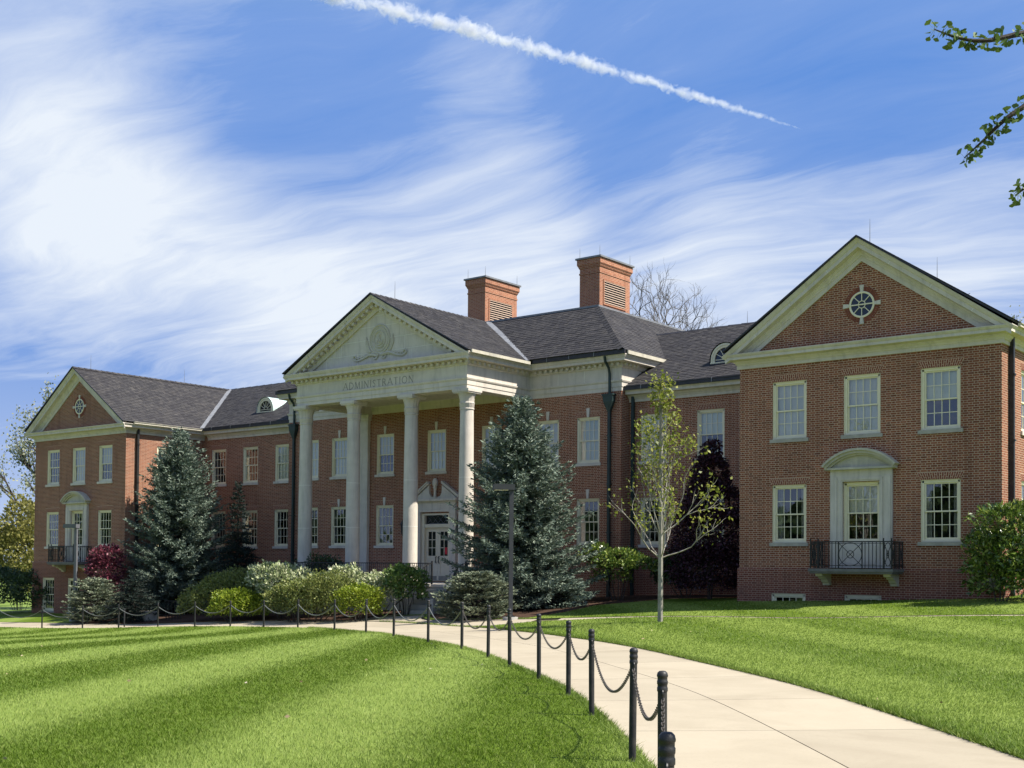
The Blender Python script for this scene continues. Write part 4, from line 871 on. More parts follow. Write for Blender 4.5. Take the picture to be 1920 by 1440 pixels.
def entrance():
    Y = CBY; c = 0.06
    f = MB(); f.box(c-0.86, c-0.70, Y-0.04, Y+0.16, -1.49, 1.46); f.box(c+0.70, c+0.86, Y-0.04, Y+0.16, -1.49, 1.46); f.box(c-0.70, c+0.70, Y-0.03, Y+0.16, 1.38, 1.46); f.box(c-0.70, c+0.70, Y-0.02, Y+0.16, 0.84, 0.99)
    fr = f.build('door_frame', DOORP, HALL)
    MB().quad((c-0.70, Y+0.10, 0.99), (c+0.70, Y+0.10, 0.99), (c+0.70, Y+0.10, 1.38), (c-0.70, Y+0.10, 1.38)).build('transom_glass', DARKGLASS, fr)
    l = MB()
    for i in range(4):
        xa, xb = c-0.62+0.31*i, c-0.62+0.31*(i+1); l.bar((xa, Y+0.085, 1.02), (xb, Y+0.085, 1.35), 0.014); l.bar((xa, Y+0.085, 1.35), (xb, Y+0.085, 1.02), 0.014)
    l.box(c-0.5, c+0.55, Y+0.08, Y+0.09, 0.995, 1.03); l.build('leaded_tracery', BLACKG, fr)
    for q in (-1, 1):
        d = MB(); x0, x1 = (c-0.70, c-0.006) if q < 0 else (c+0.006, c+0.70); yd = Y+0.09
        d.box(x0, x0+0.13, yd, yd+0.05, -1.49, 0.84); d.box(x1-0.13, x1, yd, yd+0.05, -1.49, 0.84); d.box(x0+0.13, x1-0.13, yd, yd+0.05, 0.66, 0.84); d.box(x0+0.13, x1-0.13, yd, yd+0.05, -0.62, -0.40); d.box(x0+0.13, x1-0.13, yd, yd+0.05, -1.49, -1.25); d.box(x0+0.13, x1-0.13, yd+0.02, yd+0.045, -1.25, -0.62)
        xm = (x0+x1)/2; d.box(xm-0.014, xm+0.014, yd+0.005, yd+0.045, -0.40, 0.66)
        for k in (1, 2): z = -0.40+1.06*k/3; d.box(x0+0.13, x1-0.13, yd+0.007, yd+0.043, z-0.014, z+0.014)
        do = d.build('door', DOORP, HALL)
        for i in range(2):
            for k in range(3):
                a, b = (x0+0.13, xm-0.014) if i == 0 else (xm+0.014, x1-0.13); z0, z1 = -0.40+1.06*k/3+0.014, -0.40+1.06*(k+1)/3-0.014
                MB().quad((a, yd+0.025, z0), (b, yd+0.025, z0), (b, yd+0.025, z1), (a, yd+0.025, z1)).build('pane', DARKGLASS, do)
        xh = c+q*0.085; h = MB(); h.tube([(xh, yd-0.005, -0.42), (xh, yd-0.06, -0.46), (xh, yd-0.05, -0.56), (xh, yd-0.06, -0.68), (xh, yd-0.005, -0.72)], [0.018, 0.022, 0.016, 0.022, 0.018], 6); h.build('handle', IRON, do)
        MB().box(x0+0.05, x1-0.05, yd-0.006, yd, -1.47, -1.28).build('kick_plate', STONED, do)
        if q > 0: MB().box(xm+0.06, x1-0.15, yd-0.004, yd+0.004, -0.33, -0.03).build('notice', RED, do); 
    s = MB()
    for q in (-1, 1):
        X = c+q*1.04; s.box(X-0.16, X+0.16, Y-0.14, Y+0.02, -1.5, 1.52); s.box(X-0.19, X+0.19, Y-0.18, Y+0.02, -1.5, -1.28); s.box(X-0.19, X+0.19, Y-0.17, Y+0.02, 1.42, 1.52); s.box(X-0.09, X+0.09, Y-0.155, Y-0.14, -1.2, 1.34)
    s.box(c-1.20, c+1.20, Y-0.15, Y+0.02, 1.52, 1.62); s.box(c-1.18, c+1.18, Y-0.13, Y+0.02, 1.62, 1.94); s.box(c-1.24, c+1.24, Y-0.18, Y+0.02, 1.94, 1.99); s.box(c-1.32, c+1.32, Y-0.30, Y+0.02, 1.99, 2.09)
    so_ = s.build('door_surround', STONE, HALL)
    p = MB(); yo = Y-0.12
    for q in (-1, 1):
        pts = [(q*1.26, 2.09), (q*0.07, 2.09), (q*0.07, 2.16), (q*0.16, 2.17), (q*0.28, 2.22), (q*0.36, 2.33), (q*0.38, 2.48), (q*0.38, 2.68)]
        P = [(c+a, b) for a, b in pts]; m = len(P); vs = [(a, yo, b) for a, b in P]+[(a, Y+0.02, b) for a, b in P]
        p.add(vs, [tuple(range(m)), tuple(range(2*m-1, m-1, -1))]+[(i, (i+1) % m, m+(i+1) % m, m+i) for i in range(m)])
        a, b = np.array((c+q*1.34, Y-0.14, 2.11)), np.array((c+q*0.36, Y-0.14, 2.76)); d = b-a; n = np.array((-d[2], 0, d[0])); n = n/np.linalg.norm(n)*(1 if n[2] > 0 else -1)
        if n[2] < 0: n = -n
        for o, t, yy in ((0.03, 0.035, 0.15), (0.09, 0.03, 0.20)):
            mid = (a+b)/2+n*o; mid[1] = Y-yy/2; p.obox(mid, d/2, (0, yy/2+0.01, 0), n*t)
    p.build('broken_pediment', STONE, so_)
    MB().lathe([(0.11, 2.09), (0.11, 2.16), (0.07, 2.19), (0.055, 2.40), (0.06, 2.52), (0.10, 2.58), (0.07, 2.62), (0.11, 2.66), (0.13, 2.75), (0.125, 2.85), (0.10, 2.93), (0.05, 2.99), (0.0, 3.0)], 16, (c, Y-0.13, 0)).build('urn', STONE, so_, True)
    for X in (c-1.85, c+1.42):
        l = MB(); l.bar((X, Y, 1.12), (X, Y-0.22, 1.16), 0.03); l.lathe([(0.02, 1.18), (0.11, 1.02), (0.115, 1.0), (0.09, 0.99), (0.06, 0.58), (0.03, 0.55), (0.015, 0.48)], 6, (X, Y-0.22, 0)); l.build('wall_lantern', IRON, HALL)

def terrace():
    Z = -1.55; t = MB(); t.box(-5.3, 5.6, -0.30, CBY-0.005, -4.4, Z-0.10); te = t.build('terrace', CONCG, HALL)
    MB().box(-5.36, 3.82, -0.38, CBY-0.01, Z-0.10, Z).box(3.82, 5.66, -0.32, CBY-0.01, Z-0.10, Z).build('coping', STONE, te)
    n = 6; rise = (Z-g1(4.6, -2.3))/(n+0.0)
    for i in range(1, n): MB().box(3.86, 5.5, -0.32-0.34*i, -0.32-0.34*(i-1), -3.4, Z-rise*i).build('step', CONCG, te)
    MB().box(3.70, 3.86, -0.9, -0.38, -3.4, Z-0.25).build('cheek_wall', CONCG, te); MB().box(5.5, 5.66, -2.2, -0.32, -3.4, Z-0.5).build('cheek_wall', CONCG, te)
    r = MB(); y = -0.25; zt = -0.74
    def run(a, b, n):
        a, b = np.array(a, float), np.array(b, float)
        for z, th in ((zt, 0.045), (Z+0.09, 0.025)): r.bar((*a, z), (*b, z), th, 0.035)
        for i in range(n+1): p = a+(b-a)*i/n; r.bar((*p, Z+0.09), (*p, zt), 0.016)
        k = max(1, int(np.linalg.norm(b-a)/1.9))
        for i in range(k+1): p = a+(b-a)*i/k; r.bar((*p, Z), (*p, zt), 0.04)
    run((-5.25, y), (3.78, y), 80); run((-5.25, CBY-0.1), (-5.25, y), 36); run((5.55, CBY-0.1), (5.55, y), 36)
    for X in (3.81, 5.55):
        r.bar((X, y, Z), (X, y, zt+0.09), 0.05)
        arc = [(X, y-0.80*math.sin(a), zt-0.88*(1-math.cos(a))) for a in np.linspace(0, math.pi/2, 9)]
        for p, q in zip(arc, arc[1:]): r.bar(p, q, 0.045, 0.03)
        for p in arc[1:-1:1]: r.bar(p, (p[0], p[1], max(g1(p[0], p[1]), Z-rise*max(0, -(p[1]+0.32)/0.34)-rise*0.5)), 0.016)
        lo = [(X, -1.05, -1.62), (X, -2.3, -1.62-(2.3-1.05)*rise/0.34)]
        r.bar(*lo, 0.045, 0.03)
        for k in range(6): t_ = k/5; p = np.array(lo[0])*(1-t_)+np.array(lo[1])*t_; r.bar(p, (p[0], p[1], p[2]-0.85), 0.018 if 0 < k < 5 else 0.045)
    r.build('terrace_railing', IRON, te)

# roofs ----------------------------------------------------------------------
def slates(poly, eave_a, eave_b, name, parent, seed=0, expo=0.185, width=0.24):
    R = random.Random(seed); P = [np.array(p, float) for p in poly]; a = np.array(eave_a, float); U = np.array(eave_b, float)-a; U /= np.linalg.norm(U)
    n = np.cross(P[1]-P[0], P[2]-P[0]); n /= np.linalg.norm(n); n = n if n[2] > 0 else -n
    V = np.cross(n, U); V = V if V[2] > 0 else -V
    uv = [((p-a)@U, (p-a)@V) for p in P]; vmin, vmax = min(v for _, v in uv), max(v for _, v in uv)
    vs = []; fs = []; rows = int((vmax-vmin)/expo)+1
    def span(v):
        xs = []
        for (u0, v0), (u1, v1) in zip(uv, uv[1:]+uv[:1]):
            if (v0 <= v < v1) or (v1 <= v < v0): xs.append(u0+(u1-u0)*(v-v0)/(v1-v0))
        return (min(xs), max(xs)) if len(xs) >= 2 else None
    for k in range(rows):
        v0 = vmin+k*expo; s = span(min(v0+expo*0.5, vmax-1e-3))
        if not s: continue
        u = s[0]-R.random()*width
        while u < s[1]:
            w = width*R.uniform(0.75, 1.2); a0, a1 = max(u, s[0])+0.004, min(u+w, s[1])-0.004; u += w
            if a1-a0 < 0.03: continue
            t = R.uniform(0.012, 0.024); vb = v0-0.015+R.uniform(-0.006, 0.006); vt = min(v0+expo, vmax)
            q = [(a0, vb, t), (a1, vb, t+R.uniform(-0.003, 0.003)), (a1, vt, 0.004), (a0, vt, 0.004), (a0, vb, -0.004), (a1, vb, -0.004)]
            m = len(vs); vs += [tuple(a+U*x+V*y+n*z) for x, y, z in q]; fs += [(m, m+1, m+2, m+3), (m+4, m+5, m+1, m)]
    b = MB(); b.v = vs; b.f = fs
    d = MB(); d.poly([tuple(p-n*0.012) for p in P]); dk = d.build(name, DECK, parent)
    o = b.build('slate_courses', SLATE, dk, kind='stuff'); return dk
def strip(name, a, b, w, mat, parent, n=(0, 0, 1), lift=0.03, th=0.02):
    a, b, n = (np.array(v, float) for v in (a, b, n)); d = b-a; n = n/np.linalg.norm(n); u = np.cross(d, n); u /= np.linalg.norm(u)
    return MB().obox((a+b)/2+n*lift, d/2, u*w/2, n*th/2).build(name, mat, parent)
def ridge_caps(a, b, name, parent, w=0.17, L=0.33, mat=None):
    a, b = np.array(a, float), np.array(b, float); d = b-a; Lt = np.linalg.norm(d); d /= Lt; k = int(Lt/L); m = MB()
    side = np.cross(d, (0, 0, 1)); side /= np.linalg.norm(side); up = np.cross(side, d)
    for i in range(k):
        p, q = a+d*Lt*i/k, a+d*(Lt*(i+1)/k+0.03); h0, h1 = 0.055, 0.035
        for s in (-1, 1): m.quad(p+up*h0, q+up*h1, q+side*s*w+up*(h1-0.11), p+side*s*w+up*(h0-0.11))
        m.add([p+up*h0, p+side*w+up*(h0-0.11), p+side*w+up*(h0-0.14), p+up*(h0-0.03), p-side*w+up*(h0-0.14), p-side*w+up*(h0-0.11)], [(0, 1, 2, 3, 4, 5)])
    return m.build(name, mat or SLATE, parent, kind='stuff')
def rod(x, y, z, h=0.75): MB().tube([(x, y, z), (x, y, z+h*0.6), (x, y, z+h)], [0.012, 0.009, 0.004], 5).build('lightning_rod', FLASH, HALL)
def roofs():
    ze, zr, yr = 6.20, 9.27, 9.70; hw = 4.53
    for s in (-1, 1):
        c = s*WC; xin = c-s*hw; xout = c+s*hw; yf = -0.47; ye = CNY-0.45
        inn = [(xin, yf, ze), (xin, ye, ze), (c, yr, zr), (c, yf, zr)]; out = [(xout, yf, ze), (xout, 20.6, ze), (c, 20.6, zr), (c, yf, zr)]
        r = slates(inn, (xin, yf, ze), (xin, ye, ze), 'wing_roof', HALL, 11+s)
        slates(out, (xout, yf, ze), (xout, 20.6, ze), 'wing_roof', HALL, 21+s)
        MB().poly([(xin, 14.4, ze), (xin, 20.6, ze), (c, 20.6, zr), (c, yr, zr)]).build('rear_roof', DECK, HALL)
        ridge_caps((c, yf, zr), (c, 20.6, zr), 'ridge_cap', r)
        xe = s*7.6
        con = [(xin, ye, ze), (xe, ye, ze), (xe, yr, zr), (c, yr, zr)]
        r2 = slates(con, (xin, ye, ze), (xe, ye, ze), 'link_roof', HALL, 31+s)
        MB().poly([(xin, 15.2, ze), (xe, 15.2, ze), (xe, yr, zr), (c, yr, zr)]).build('rear_roof', DECK, HALL)
        ridge_caps((xe, yr, zr), (c, yr, zr), 'ridge_cap', r2, 0.10, 0.6, GUTTER)
        strip('valley_flashing', (xin-s*0.0, ye, ze), (c, yr, zr), 0.30, FLASH if s < 0 else GUTTER, r2, (0, 0, 1), 0.05, 0.02)
        for q in (-1, 1): MB().bar((c, yf-0.01, zr+0.01), (c+q*hw, yf-0.01, ze+0.01), 0.03, 0.05).build('roof_verge', GUTTER, HALL)
        rod(c, 0.6, zr+0.03); rod(c, 6.5, zr+0.03); rod(s*12.2, yr, zr+0.03, 0.5)
    # middle block: hipped to a flat deck
    ex, ey, ze, dx, dy, zd, yb, db = 10.06, 3.62, 7.60, 6.43, 7.24, 10.30, 20.6, 17.0
    fr = [(-ex, ey, ze), (ex, ey, ze), (dx, dy, zd), (-dx, dy, zd)]
    r = slates(fr, (-ex, ey, ze), (ex, ey, ze), 'hipped_roof', HALL, 41)
    slates([(ex, ey, ze), (ex, yb, ze), (dx, db, zd), (dx, dy, zd)], (ex, ey, ze), (ex, yb, ze), 'hipped_roof', HALL, 42)
    slates([(-ex, yb, ze), (-ex, ey, ze), (-dx, dy, zd), (-dx, db, zd)], (-ex, yb, ze), (-ex, ey, ze), 'hipped_roof', HALL, 43)
    MB().poly([(ex, yb, ze), (-ex, yb, ze), (-dx, db, zd), (dx, db, zd)]).poly([(dx, dy, zd), (dx, db, zd), (-dx, db, zd), (-dx, dy, zd)]).build('rear_roof', DECK, HALL)
    ridge_caps((ex, ey, ze), (dx, dy, zd), 'hip_cap', r, 0.17, 0.30); ridge_caps((-ex, ey, ze), (-dx, dy, zd), 'hip_cap', r, 0.17, 0.30)
    MB().box(-dx-0.06, dx+0.06, dy-0.06, dy+0.06, zd-0.02, zd+0.06).box(dx-0.06, dx+0.06, dy+0.061, db, zd-0.02, zd+0.06).build('deck_curb', FLASH, r)
    # portico roof
    c, pw, za, zb, yf = PXC, 5.33, 10.32, 7.48, -0.27; sl = (za-zb)/pw; hs = (zd-ze)/(dy-ey)
    yv = ey+(za-ze)/hs; yl = ey-0.05
    for q in (-1, 1):
        slates([(c+q*pw, yf, zb), (c+q*pw, yl+0.1, zb), (c, yv, za), (c, yf, za)], (c+q*pw, yf, zb), (c+q*pw, yl, zb), 'portico_roof', HALL, 51+q)
        strip('valley_flashing', (c+q*(pw-0.02), yl+0.05, zb+0.04), (c, yv, za), 0.26, FLASH, r, (0, -0.3, 1), 0.06, 0.02)
        MB().bar((c, yf-0.01, za+0.005), (c+q*pw, yf-0.01, zb+0.005), 0.03, 0.05).build('roof_verge', GUTTER, HALL)
        MB().box(c+q*5.35, c+q*5.42, yf+0.15, yl-0.03, zb-0.10, zb+0.02).build('gutter', STONE2, HALL)
    ridge_caps((c, yf, za), (c, yv, za), 'ridge_cap', r, 0.16, 0.3); rod(c, 1.2, za+0.03)
    # chimneys
    for s in (-1, 1):
        x0, x1 = (2.88, 4.01) if s > 0 else (-4.01, -2.88); y0, y1 = 10.84, 13.38; ch = MB(); zb_ = 10.1
        rings = [(0, zb_), (0, 12.80), (0.025, 12.80), (0.025, 12.88), (0, 12.88), (0, 13.06), (0.03, 13.10), (0.06, 13.18), (0.10, 13.25), (0.10, 13.50)]
        vs = []
        for o, z in rings: vs += [(x0-o, y0-o, z), (x1+o, y0-o, z), (x1+o, y1+o, z), (x0-o, y1+o, z)]
        co = ch.add(vs, [(i*4+j, i*4+(j+1) % 4, (i+1)*4+(j+1) % 4, (i+1)*4+j) for i in range(len(rings)-1) for j in range(4)]).build('chimney', BRICKC, HALL)
        MB().box(x0-0.16, x1+0.16, y0-0.16, y1+0.16, 13.50, 13.58).build('cap_slab', FLASH, co)
        ly0, ly1, lz0, lz1 = 11.19, 12.95, 11.42, 12.47; f = MB(); X = x1
        for a, b, c_, d in ((ly0-0.07, ly0, lz0-0.07, lz1+0.07), (ly1, ly1+0.07, lz0-0.07, lz1+0.07), (ly0, ly1, lz0-0.07, lz0), (ly0, ly1, lz1, lz1+0.07)): f.box(X-0.01, X+0.035, a, b, c_, d)
        lf = f.build('louvre_frame', BRICKC, co); MB().box(X-0.005, X+0.006, ly0, ly1, lz0, lz1).build('louvre_backing', GUTTER, co)
        for k in range(10):
            z = lz0+0.06+(lz1-lz0-0.08)*k/9; MB().add([(X+0.007, ly0, z+0.018), (X+0.045, ly0, z-0.02), (X+0.045, ly1, z-0.02), (X+0.007, ly1, z+0.018), (X+0.007, ly0, z+0.008), (X+0.045, ly0, z-0.032), (X+0.045, ly1, z-0.032), (X+0.007, ly1, z+0.008)], [(0, 1, 2, 3), (7, 6, 5, 4), (1, 5, 6, 2), (0, 4, 5, 1), (3, 2, 6, 7)]).build('louvre_slat', SLATC, lf)
        for p in ((x0, y0), (x1, y0), (x1, y1)): rod(p[0], p[1], 13.58, 0.5)
    # eyebrow dormers on the links
    for s, xc in ((-1, -13.37), (1, 13.33)):
        yd, zb_ = 5.76, 7.04; sl_ = (9.27-6.20)/(9.70-4.285); R0 = 0.62; n = 18; zspr = zb_+0.12
        prof = lambda r: [(xc-r, zb_-0.02)]+[(xc+r*math.cos(a), zspr+r*math.sin(a)) for a in np.linspace(math.pi, 0, n)]+[(xc+r, zb_-0.02)]
        d = MB(); A, B = prof(R0), prof(R0-0.17); m = len(A)
        d.add([(x, yd, z) for x, z in A]+[(x, yd, z) for x, z in B]+[(x, yd+0.08, z) for x, z in B], [(i, i+1, m+i+1, m+i) for i in range(m-1)]+[(m+i, m+i+1, 2*m+i+1, 2*m+i) for i in range(m-1)])
        A2 = prof(R0-0.03); A3 = prof(R0-0.08); d.add([(x, yd-0.03, z) for x, z in A2]+[(x, yd-0.03, z) for x, z in A3]+[(x, yd, z) for x, z in A3], [(i, i+1, m+i+1, m+i) for i in range(m-1)]+[(m+i, m+i+1, 2*m+i+1, 2*m+i) for i in range(m-1)])
        d.box(xc-R0, xc+R0, yd-0.05, yd+0.08, zb_-0.1, zb_+0.02); do = d.build('dormer', CREAM, HALL)
        MB().poly([(x, yd+0.06, z) for x, z in B]).build('pane', DARKGLASS, do)
        mu = MB()
        for a in np.linspace(math.pi, 0, 7)[1:-1]: mu.bar((xc+0.14*math.cos(a), yd+0.045, zspr+0.14*math.sin(a)), (xc+(R0-0.17)*math.cos(a), yd+0.045, zspr+(R0-0.17)*math.sin(a)), 0.022)
        mu.tube([(xc+0.14*math.cos(a), yd+0.045, zspr+0.14*math.sin(a)) for a in np.linspace(math.pi, 0, 9)], 0.014, 5); mu.bar((xc-R0+0.17, yd+0.045, zspr), (xc+R0-0.17, yd+0.045, zspr), 0.025); mu.build('muntin', CREAM, do)
        t = MB(); O = prof(R0+0.03); bk = [(x, 4.285+(z-6.20)/sl_+0.05, z) for x, z in O]
        t.add([(x, yd-0.04, z) for x, z in O]+bk, [(i, i+1, m+i+1, m+i) for i in range(m-1)]); t.build('barrel_roof', VERDI if s < 0 else GUTTER, do, True)
SLATC = speckled('louvre_slat_paint', (0.46, 0.34, 0.26), (0.40, 0.30, 0.22), 5, 0.6, 0.3)

def spouts():
    def spout(x, y, zt, zb, head=True, mat=COPPER, r=0.055, off=(0, -1)):
        b = MB(); ox, oy = off; X, Y = x+ox*0.09, y+oy*0.09
        b.box(X-r, X+r, Y-r, Y+r, zb, zt if not head else 5.30)
        o = b.build('downspout', mat, HALL)
        if head:
            MB().add([(X-0.24, Y-0.16, 5.95), (X+0.24, Y-0.16, 5.95), (X+0.24, Y+0.085, 5.95), (X-0.24, Y+0.085, 5.95), (X-0.21, Y-0.14, 5.66), (X+0.21, Y-0.14, 5.66), (X+0.21, Y+0.085, 5.66), (X-0.21, Y+0.085, 5.66), (X-0.06, Y-0.07, 5.28), (X+0.06, Y-0.07, 5.28), (X+0.06, Y+0.07, 5.28), (X-0.06, Y+0.07, 5.28)],
                     [(0, 1, 2, 3), (0, 4, 5, 1), (1, 5, 6, 2), (2, 6, 7, 3), (3, 7, 4, 0), (4, 8, 9, 5), (5, 9, 10, 6), (6, 10, 11, 7), (7, 11, 8, 4)]).box(X-0.26, X+0.26, Y-0.18, Y+0.085, 5.90, 5.955).build('leader_head', mat, o)
            MB().tube([(X, CBY-0.45, 7.40), (X, CBY-0.40, 7.20), (X, CBY-0.16, 6.98), (X, Y, 6.75), (X, Y, 5.9)], 0.055, 8).build('gooseneck', mat, o)
        for z in np.arange(zb+0.9, 5.2, 1.9): MB().box(X-r-0.03, X+r+0.03, Y-r-0.012, Y+0.085, z, z+0.05).build('spout_bracket', mat, o)
    spout(9.17, CBY, 5.3, -2.3); spout(-9.22, CBY, 5.3, -3.2)
    spout(9.90, CNY, 5.95, -2.2, False); spout(-17.05, 0.62, 5.95, -3.4, False, IRON, 0.06, (1, 0)); spout(25.35, 0.66, 5.95, -1.8, False, IRON, 0.06, (1, 0))
def datestone():
    b = MB(); b.box(24.84, 25.35, -0.075, 0.0, -1.34, -1.03); o = b.build('date_stone', GREYST, HALL)
wing(1); wing(-1); links(); middle(); portico(); entrance(); terrace(); make_windows(); roofs(); spouts(); datestone()

# ------------------------------------------------------------------ posts, chains, lamps
ORD = ['first', 'second', 'third', 'fourth', 'fifth', 'sixth', 'seventh', 'eighth', 'ninth', 'tenth', 'eleventh', 'twelfth', 'thirteenth', 'fourteenth', 'fifteenth', 'sixteenth', 'seventeenth', 'eighteenth', 'nineteenth', 'twentieth', 'twenty-first', 'twenty-second']
POSTS = [(33.51, -31.47), (31.87, -28.83), (30.36, -26.87), (28.14, -24.3), (26.63, -22.67), (24.92, -21.07), (23.09, -19.49), (21.46, -18.1), (19.27, -16.32), (16.65, -14.5), (13.59, -12.49), (10.12, -10.07), (6.91, -8.31), (3.24, -6.61), (0.56, -5.89), (-1.84, -5.52), (-4.31, -5.31), (-6.91, -5.19), (-9.65, -5.21), (-12.25, -5.29), (-15.1, -5.53), (-18.37, -5.84)]
def make_post():
    e = empty('chain_post', (0, 0, 0))
    MB().lathe([(0.0325, -0.3), (0.0325, 0.905)], 14).build('post', IRON, e, True, False)
    MB().lathe([(0.036, 0.86), (0.037, 0.865), (0.037, 0.885), (0.034, 0.89), (0.034, 0.905), (0.037, 0.91), (0.0375, 0.93), (0.034, 0.935), (0.0345, 0.955), (0.038, 0.96), (0.0385, 0.968), (0.034, 0.985), (0.022, 0.997), (0.0, 1.0)], 14).build('cap', IRON, e, True, False)
    MB().lathe([(0.045, 0.0), (0.045, 0.012), (0.034, 0.02)], 14).build('base_collar', IRON, e, True, False)
    r = MB()
    for s in (-1, 1): r.tube([(s*(0.036+0.018*math.sin(a)), 0, 0.85+0.02*math.cos(a)) for a in np.linspace(0, math.pi, 7)], 0.006, 5)
    r.build('chain_eye', IRON, e, False, False); return e
proto_post = make_post()
POST_AT = []
for i, (x, y) in enumerate(POSTS):
    p = proto_post if i == 0 else copy_tree(proto_post)
    q = np.array(POSTS[min(i+1, len(POSTS)-1)])-np.array(POSTS[max(i-1, 0)])
    p.location = (x, y, g1(x, y)+0.005); p.rotation_euler = (rnd.gauss(0, .006), rnd.gauss(0, .006), math.atan2(q[1], q[0]))
    lab = 'black iron chain post nearest the viewer, cut off at the bottom edge' if i == 0 else ('black iron chain post furthest away, at the left edge of the picture' if i == len(POSTS)-1 else f'black iron chain post by the walk, {ORD[i]} counting from the viewer')
    tag(p, lab, 'post', 'chain posts along the walk'); POST_AT.append(np.array((x, y, g1(x, y))))
LINK = None
def chain_links(mb, path, lw=0.013, step=0.036, n=8):
    P = np.array(path); d = np.r_[0, np.cumsum(np.linalg.norm(np.diff(P, axis=0), axis=1))]; k = int(d[-1]/step)
    for i in range(k):
        s = (i+0.5)*step; c = np.array([np.interp(s, d, P[:, j]) for j in range(3)]); c2 = np.array([np.interp(min(s+0.01, d[-1]), d, P[:, j]) for j in range(3)]); t = c2-c
        if np.linalg.norm(t) < 1e-6: continue
        t /= np.linalg.norm(t); u = np.cross(t, (0, 0, 1)); u /= max(np.linalg.norm(u), 1e-6); v = np.cross(t, u)
        a_ = (i % 2)*math.pi/2+math.pi/4; w = math.cos(a_)*u+math.sin(a_)*v
        mb.tube([c+t*0.026*math.cos(a)+w*lw*math.sin(a) for a in np.linspace(0, 2*math.pi, n)], 0.0046, 4, False)
for i in range(len(POSTS)-1):
    a, b = POST_AT[i], POST_AT[i+1]; d = b-a; L = np.linalg.norm(d[:2]); u = np.r_[d[:2]/L, 0]
    A = a+u*0.05+np.array((0, 0, 0.83)); B = b-u*0.05+np.array((0, 0, 0.83)); sag = min(0.36, 0.115*L)
    path = [A+(B-A)*t-np.array((0, 0, sag*4*t*(1-t))) for t in np.linspace(0, 1, 25)]; m = MB()
    if i < 8: chain_links(m, path)
    else: m.tube(path, 0.014 if i < 12 else 0.018, 5)
    o = m.build('chain', CHAINM if i < 8 else CHAINP); tag(o, f'sagging chain between the {ORD[i]} and {ORD[i+1]} posts from the viewer', 'chain', 'chains between the posts')
def lamp(base, H, heading, mat, label, hl=0.62):
    e = empty('street_lamp', base, heading); tag(e, label, 'street lamp')
    MB().box(-0.065, 0.065, -0.065, 0.065, 0.0, H).build('pole', mat, e, world=False)
    h = MB(); h.add([(-hl, -0.16, H-0.17), (0.09, -0.16, H-0.17), (0.09, 0.16, H-0.17), (-hl, 0.16, H-0.17), (-hl+0.02, -0.17, H+0.02), (0.09, -0.17, H+0.02), (0.09, 0.17, H+0.02), (-hl+0.02, 0.17, H+0.02)], [(0, 3, 2, 1), (4, 5, 6, 7), (0, 1, 5, 4), (1, 2, 6, 5), (2, 3, 7, 6), (3, 0, 4, 7)])
    ho = h.build('lamp_head', mat, e, world=False); MB().box(-hl+0.06, -0.12, -0.12, 0.12, H-0.185, H-0.171).build('lens', WHITE, ho, world=False)
    MB().lathe([(0.26, -0.5), (0.26, 0.06), (0.24, 0.09)], 18).build('footing', CONCG, e, True, False); MB().box(-0.13, 0.13, -0.13, 0.13, 0.085, 0.12).build('base_plate', mat, e, world=False)
bx = at(957, 1162, 40.7); lamp((bx[0], bx[1], g1(bx[0], bx[1])), 4.45, math.radians(48), LAMPB, 'dark square lamp post with box head in front of the right blue spruce')
bx = at(140, 1160, 59.0); lamp((bx[0], bx[1], g1(bx[0], bx[1])), 4.62, math.radians(25), LAMPG, 'grey lamp post with box head in front of the left wing')
q = at(233, 1178, 53.6); b = MB().lathe([(0.03, -0.3), (0.03, 0.78), (0.02, 0.8)], 10, (q[0], q[1], g1(q[0], q[1]))).build('short_post', IRON, None, True); tag(b, 'short plain black post beside the chain posts near the grey lamp', 'post')
q = on_ground(272, 1165); z = g1(q[0], q[1])
b = MB(); b.box(q[0]-0.7, q[0]+0.5, q[1]-0.3, q[1]+0.3, z-0.3, z+0.42).box(q[0]-0.75, q[0]+0.55, q[1]-0.35, q[1]+0.35, z+0.42, z+0.48); o = b.build('stone_block', GREYST); tag(o, 'low grey stone block at the edge of the walk under the dark spruce', 'stone block')
r = empty('hand_rail', (q[0]+0.9, q[1]+0.5, z)); tag(r, 'small black rail of upright bars beside the grey stone block', 'railing')
for k in range(6): MB().bar((0.22*k, 0, -0.1), (0.22*k, 0, 0.95), 0.03).build('bar', IRON, r, world=False)
MB().bar((-0.05, 0, 0.96), (1.15, 0, 0.96), 0.04).build('top_rail', IRON, r, world=False)

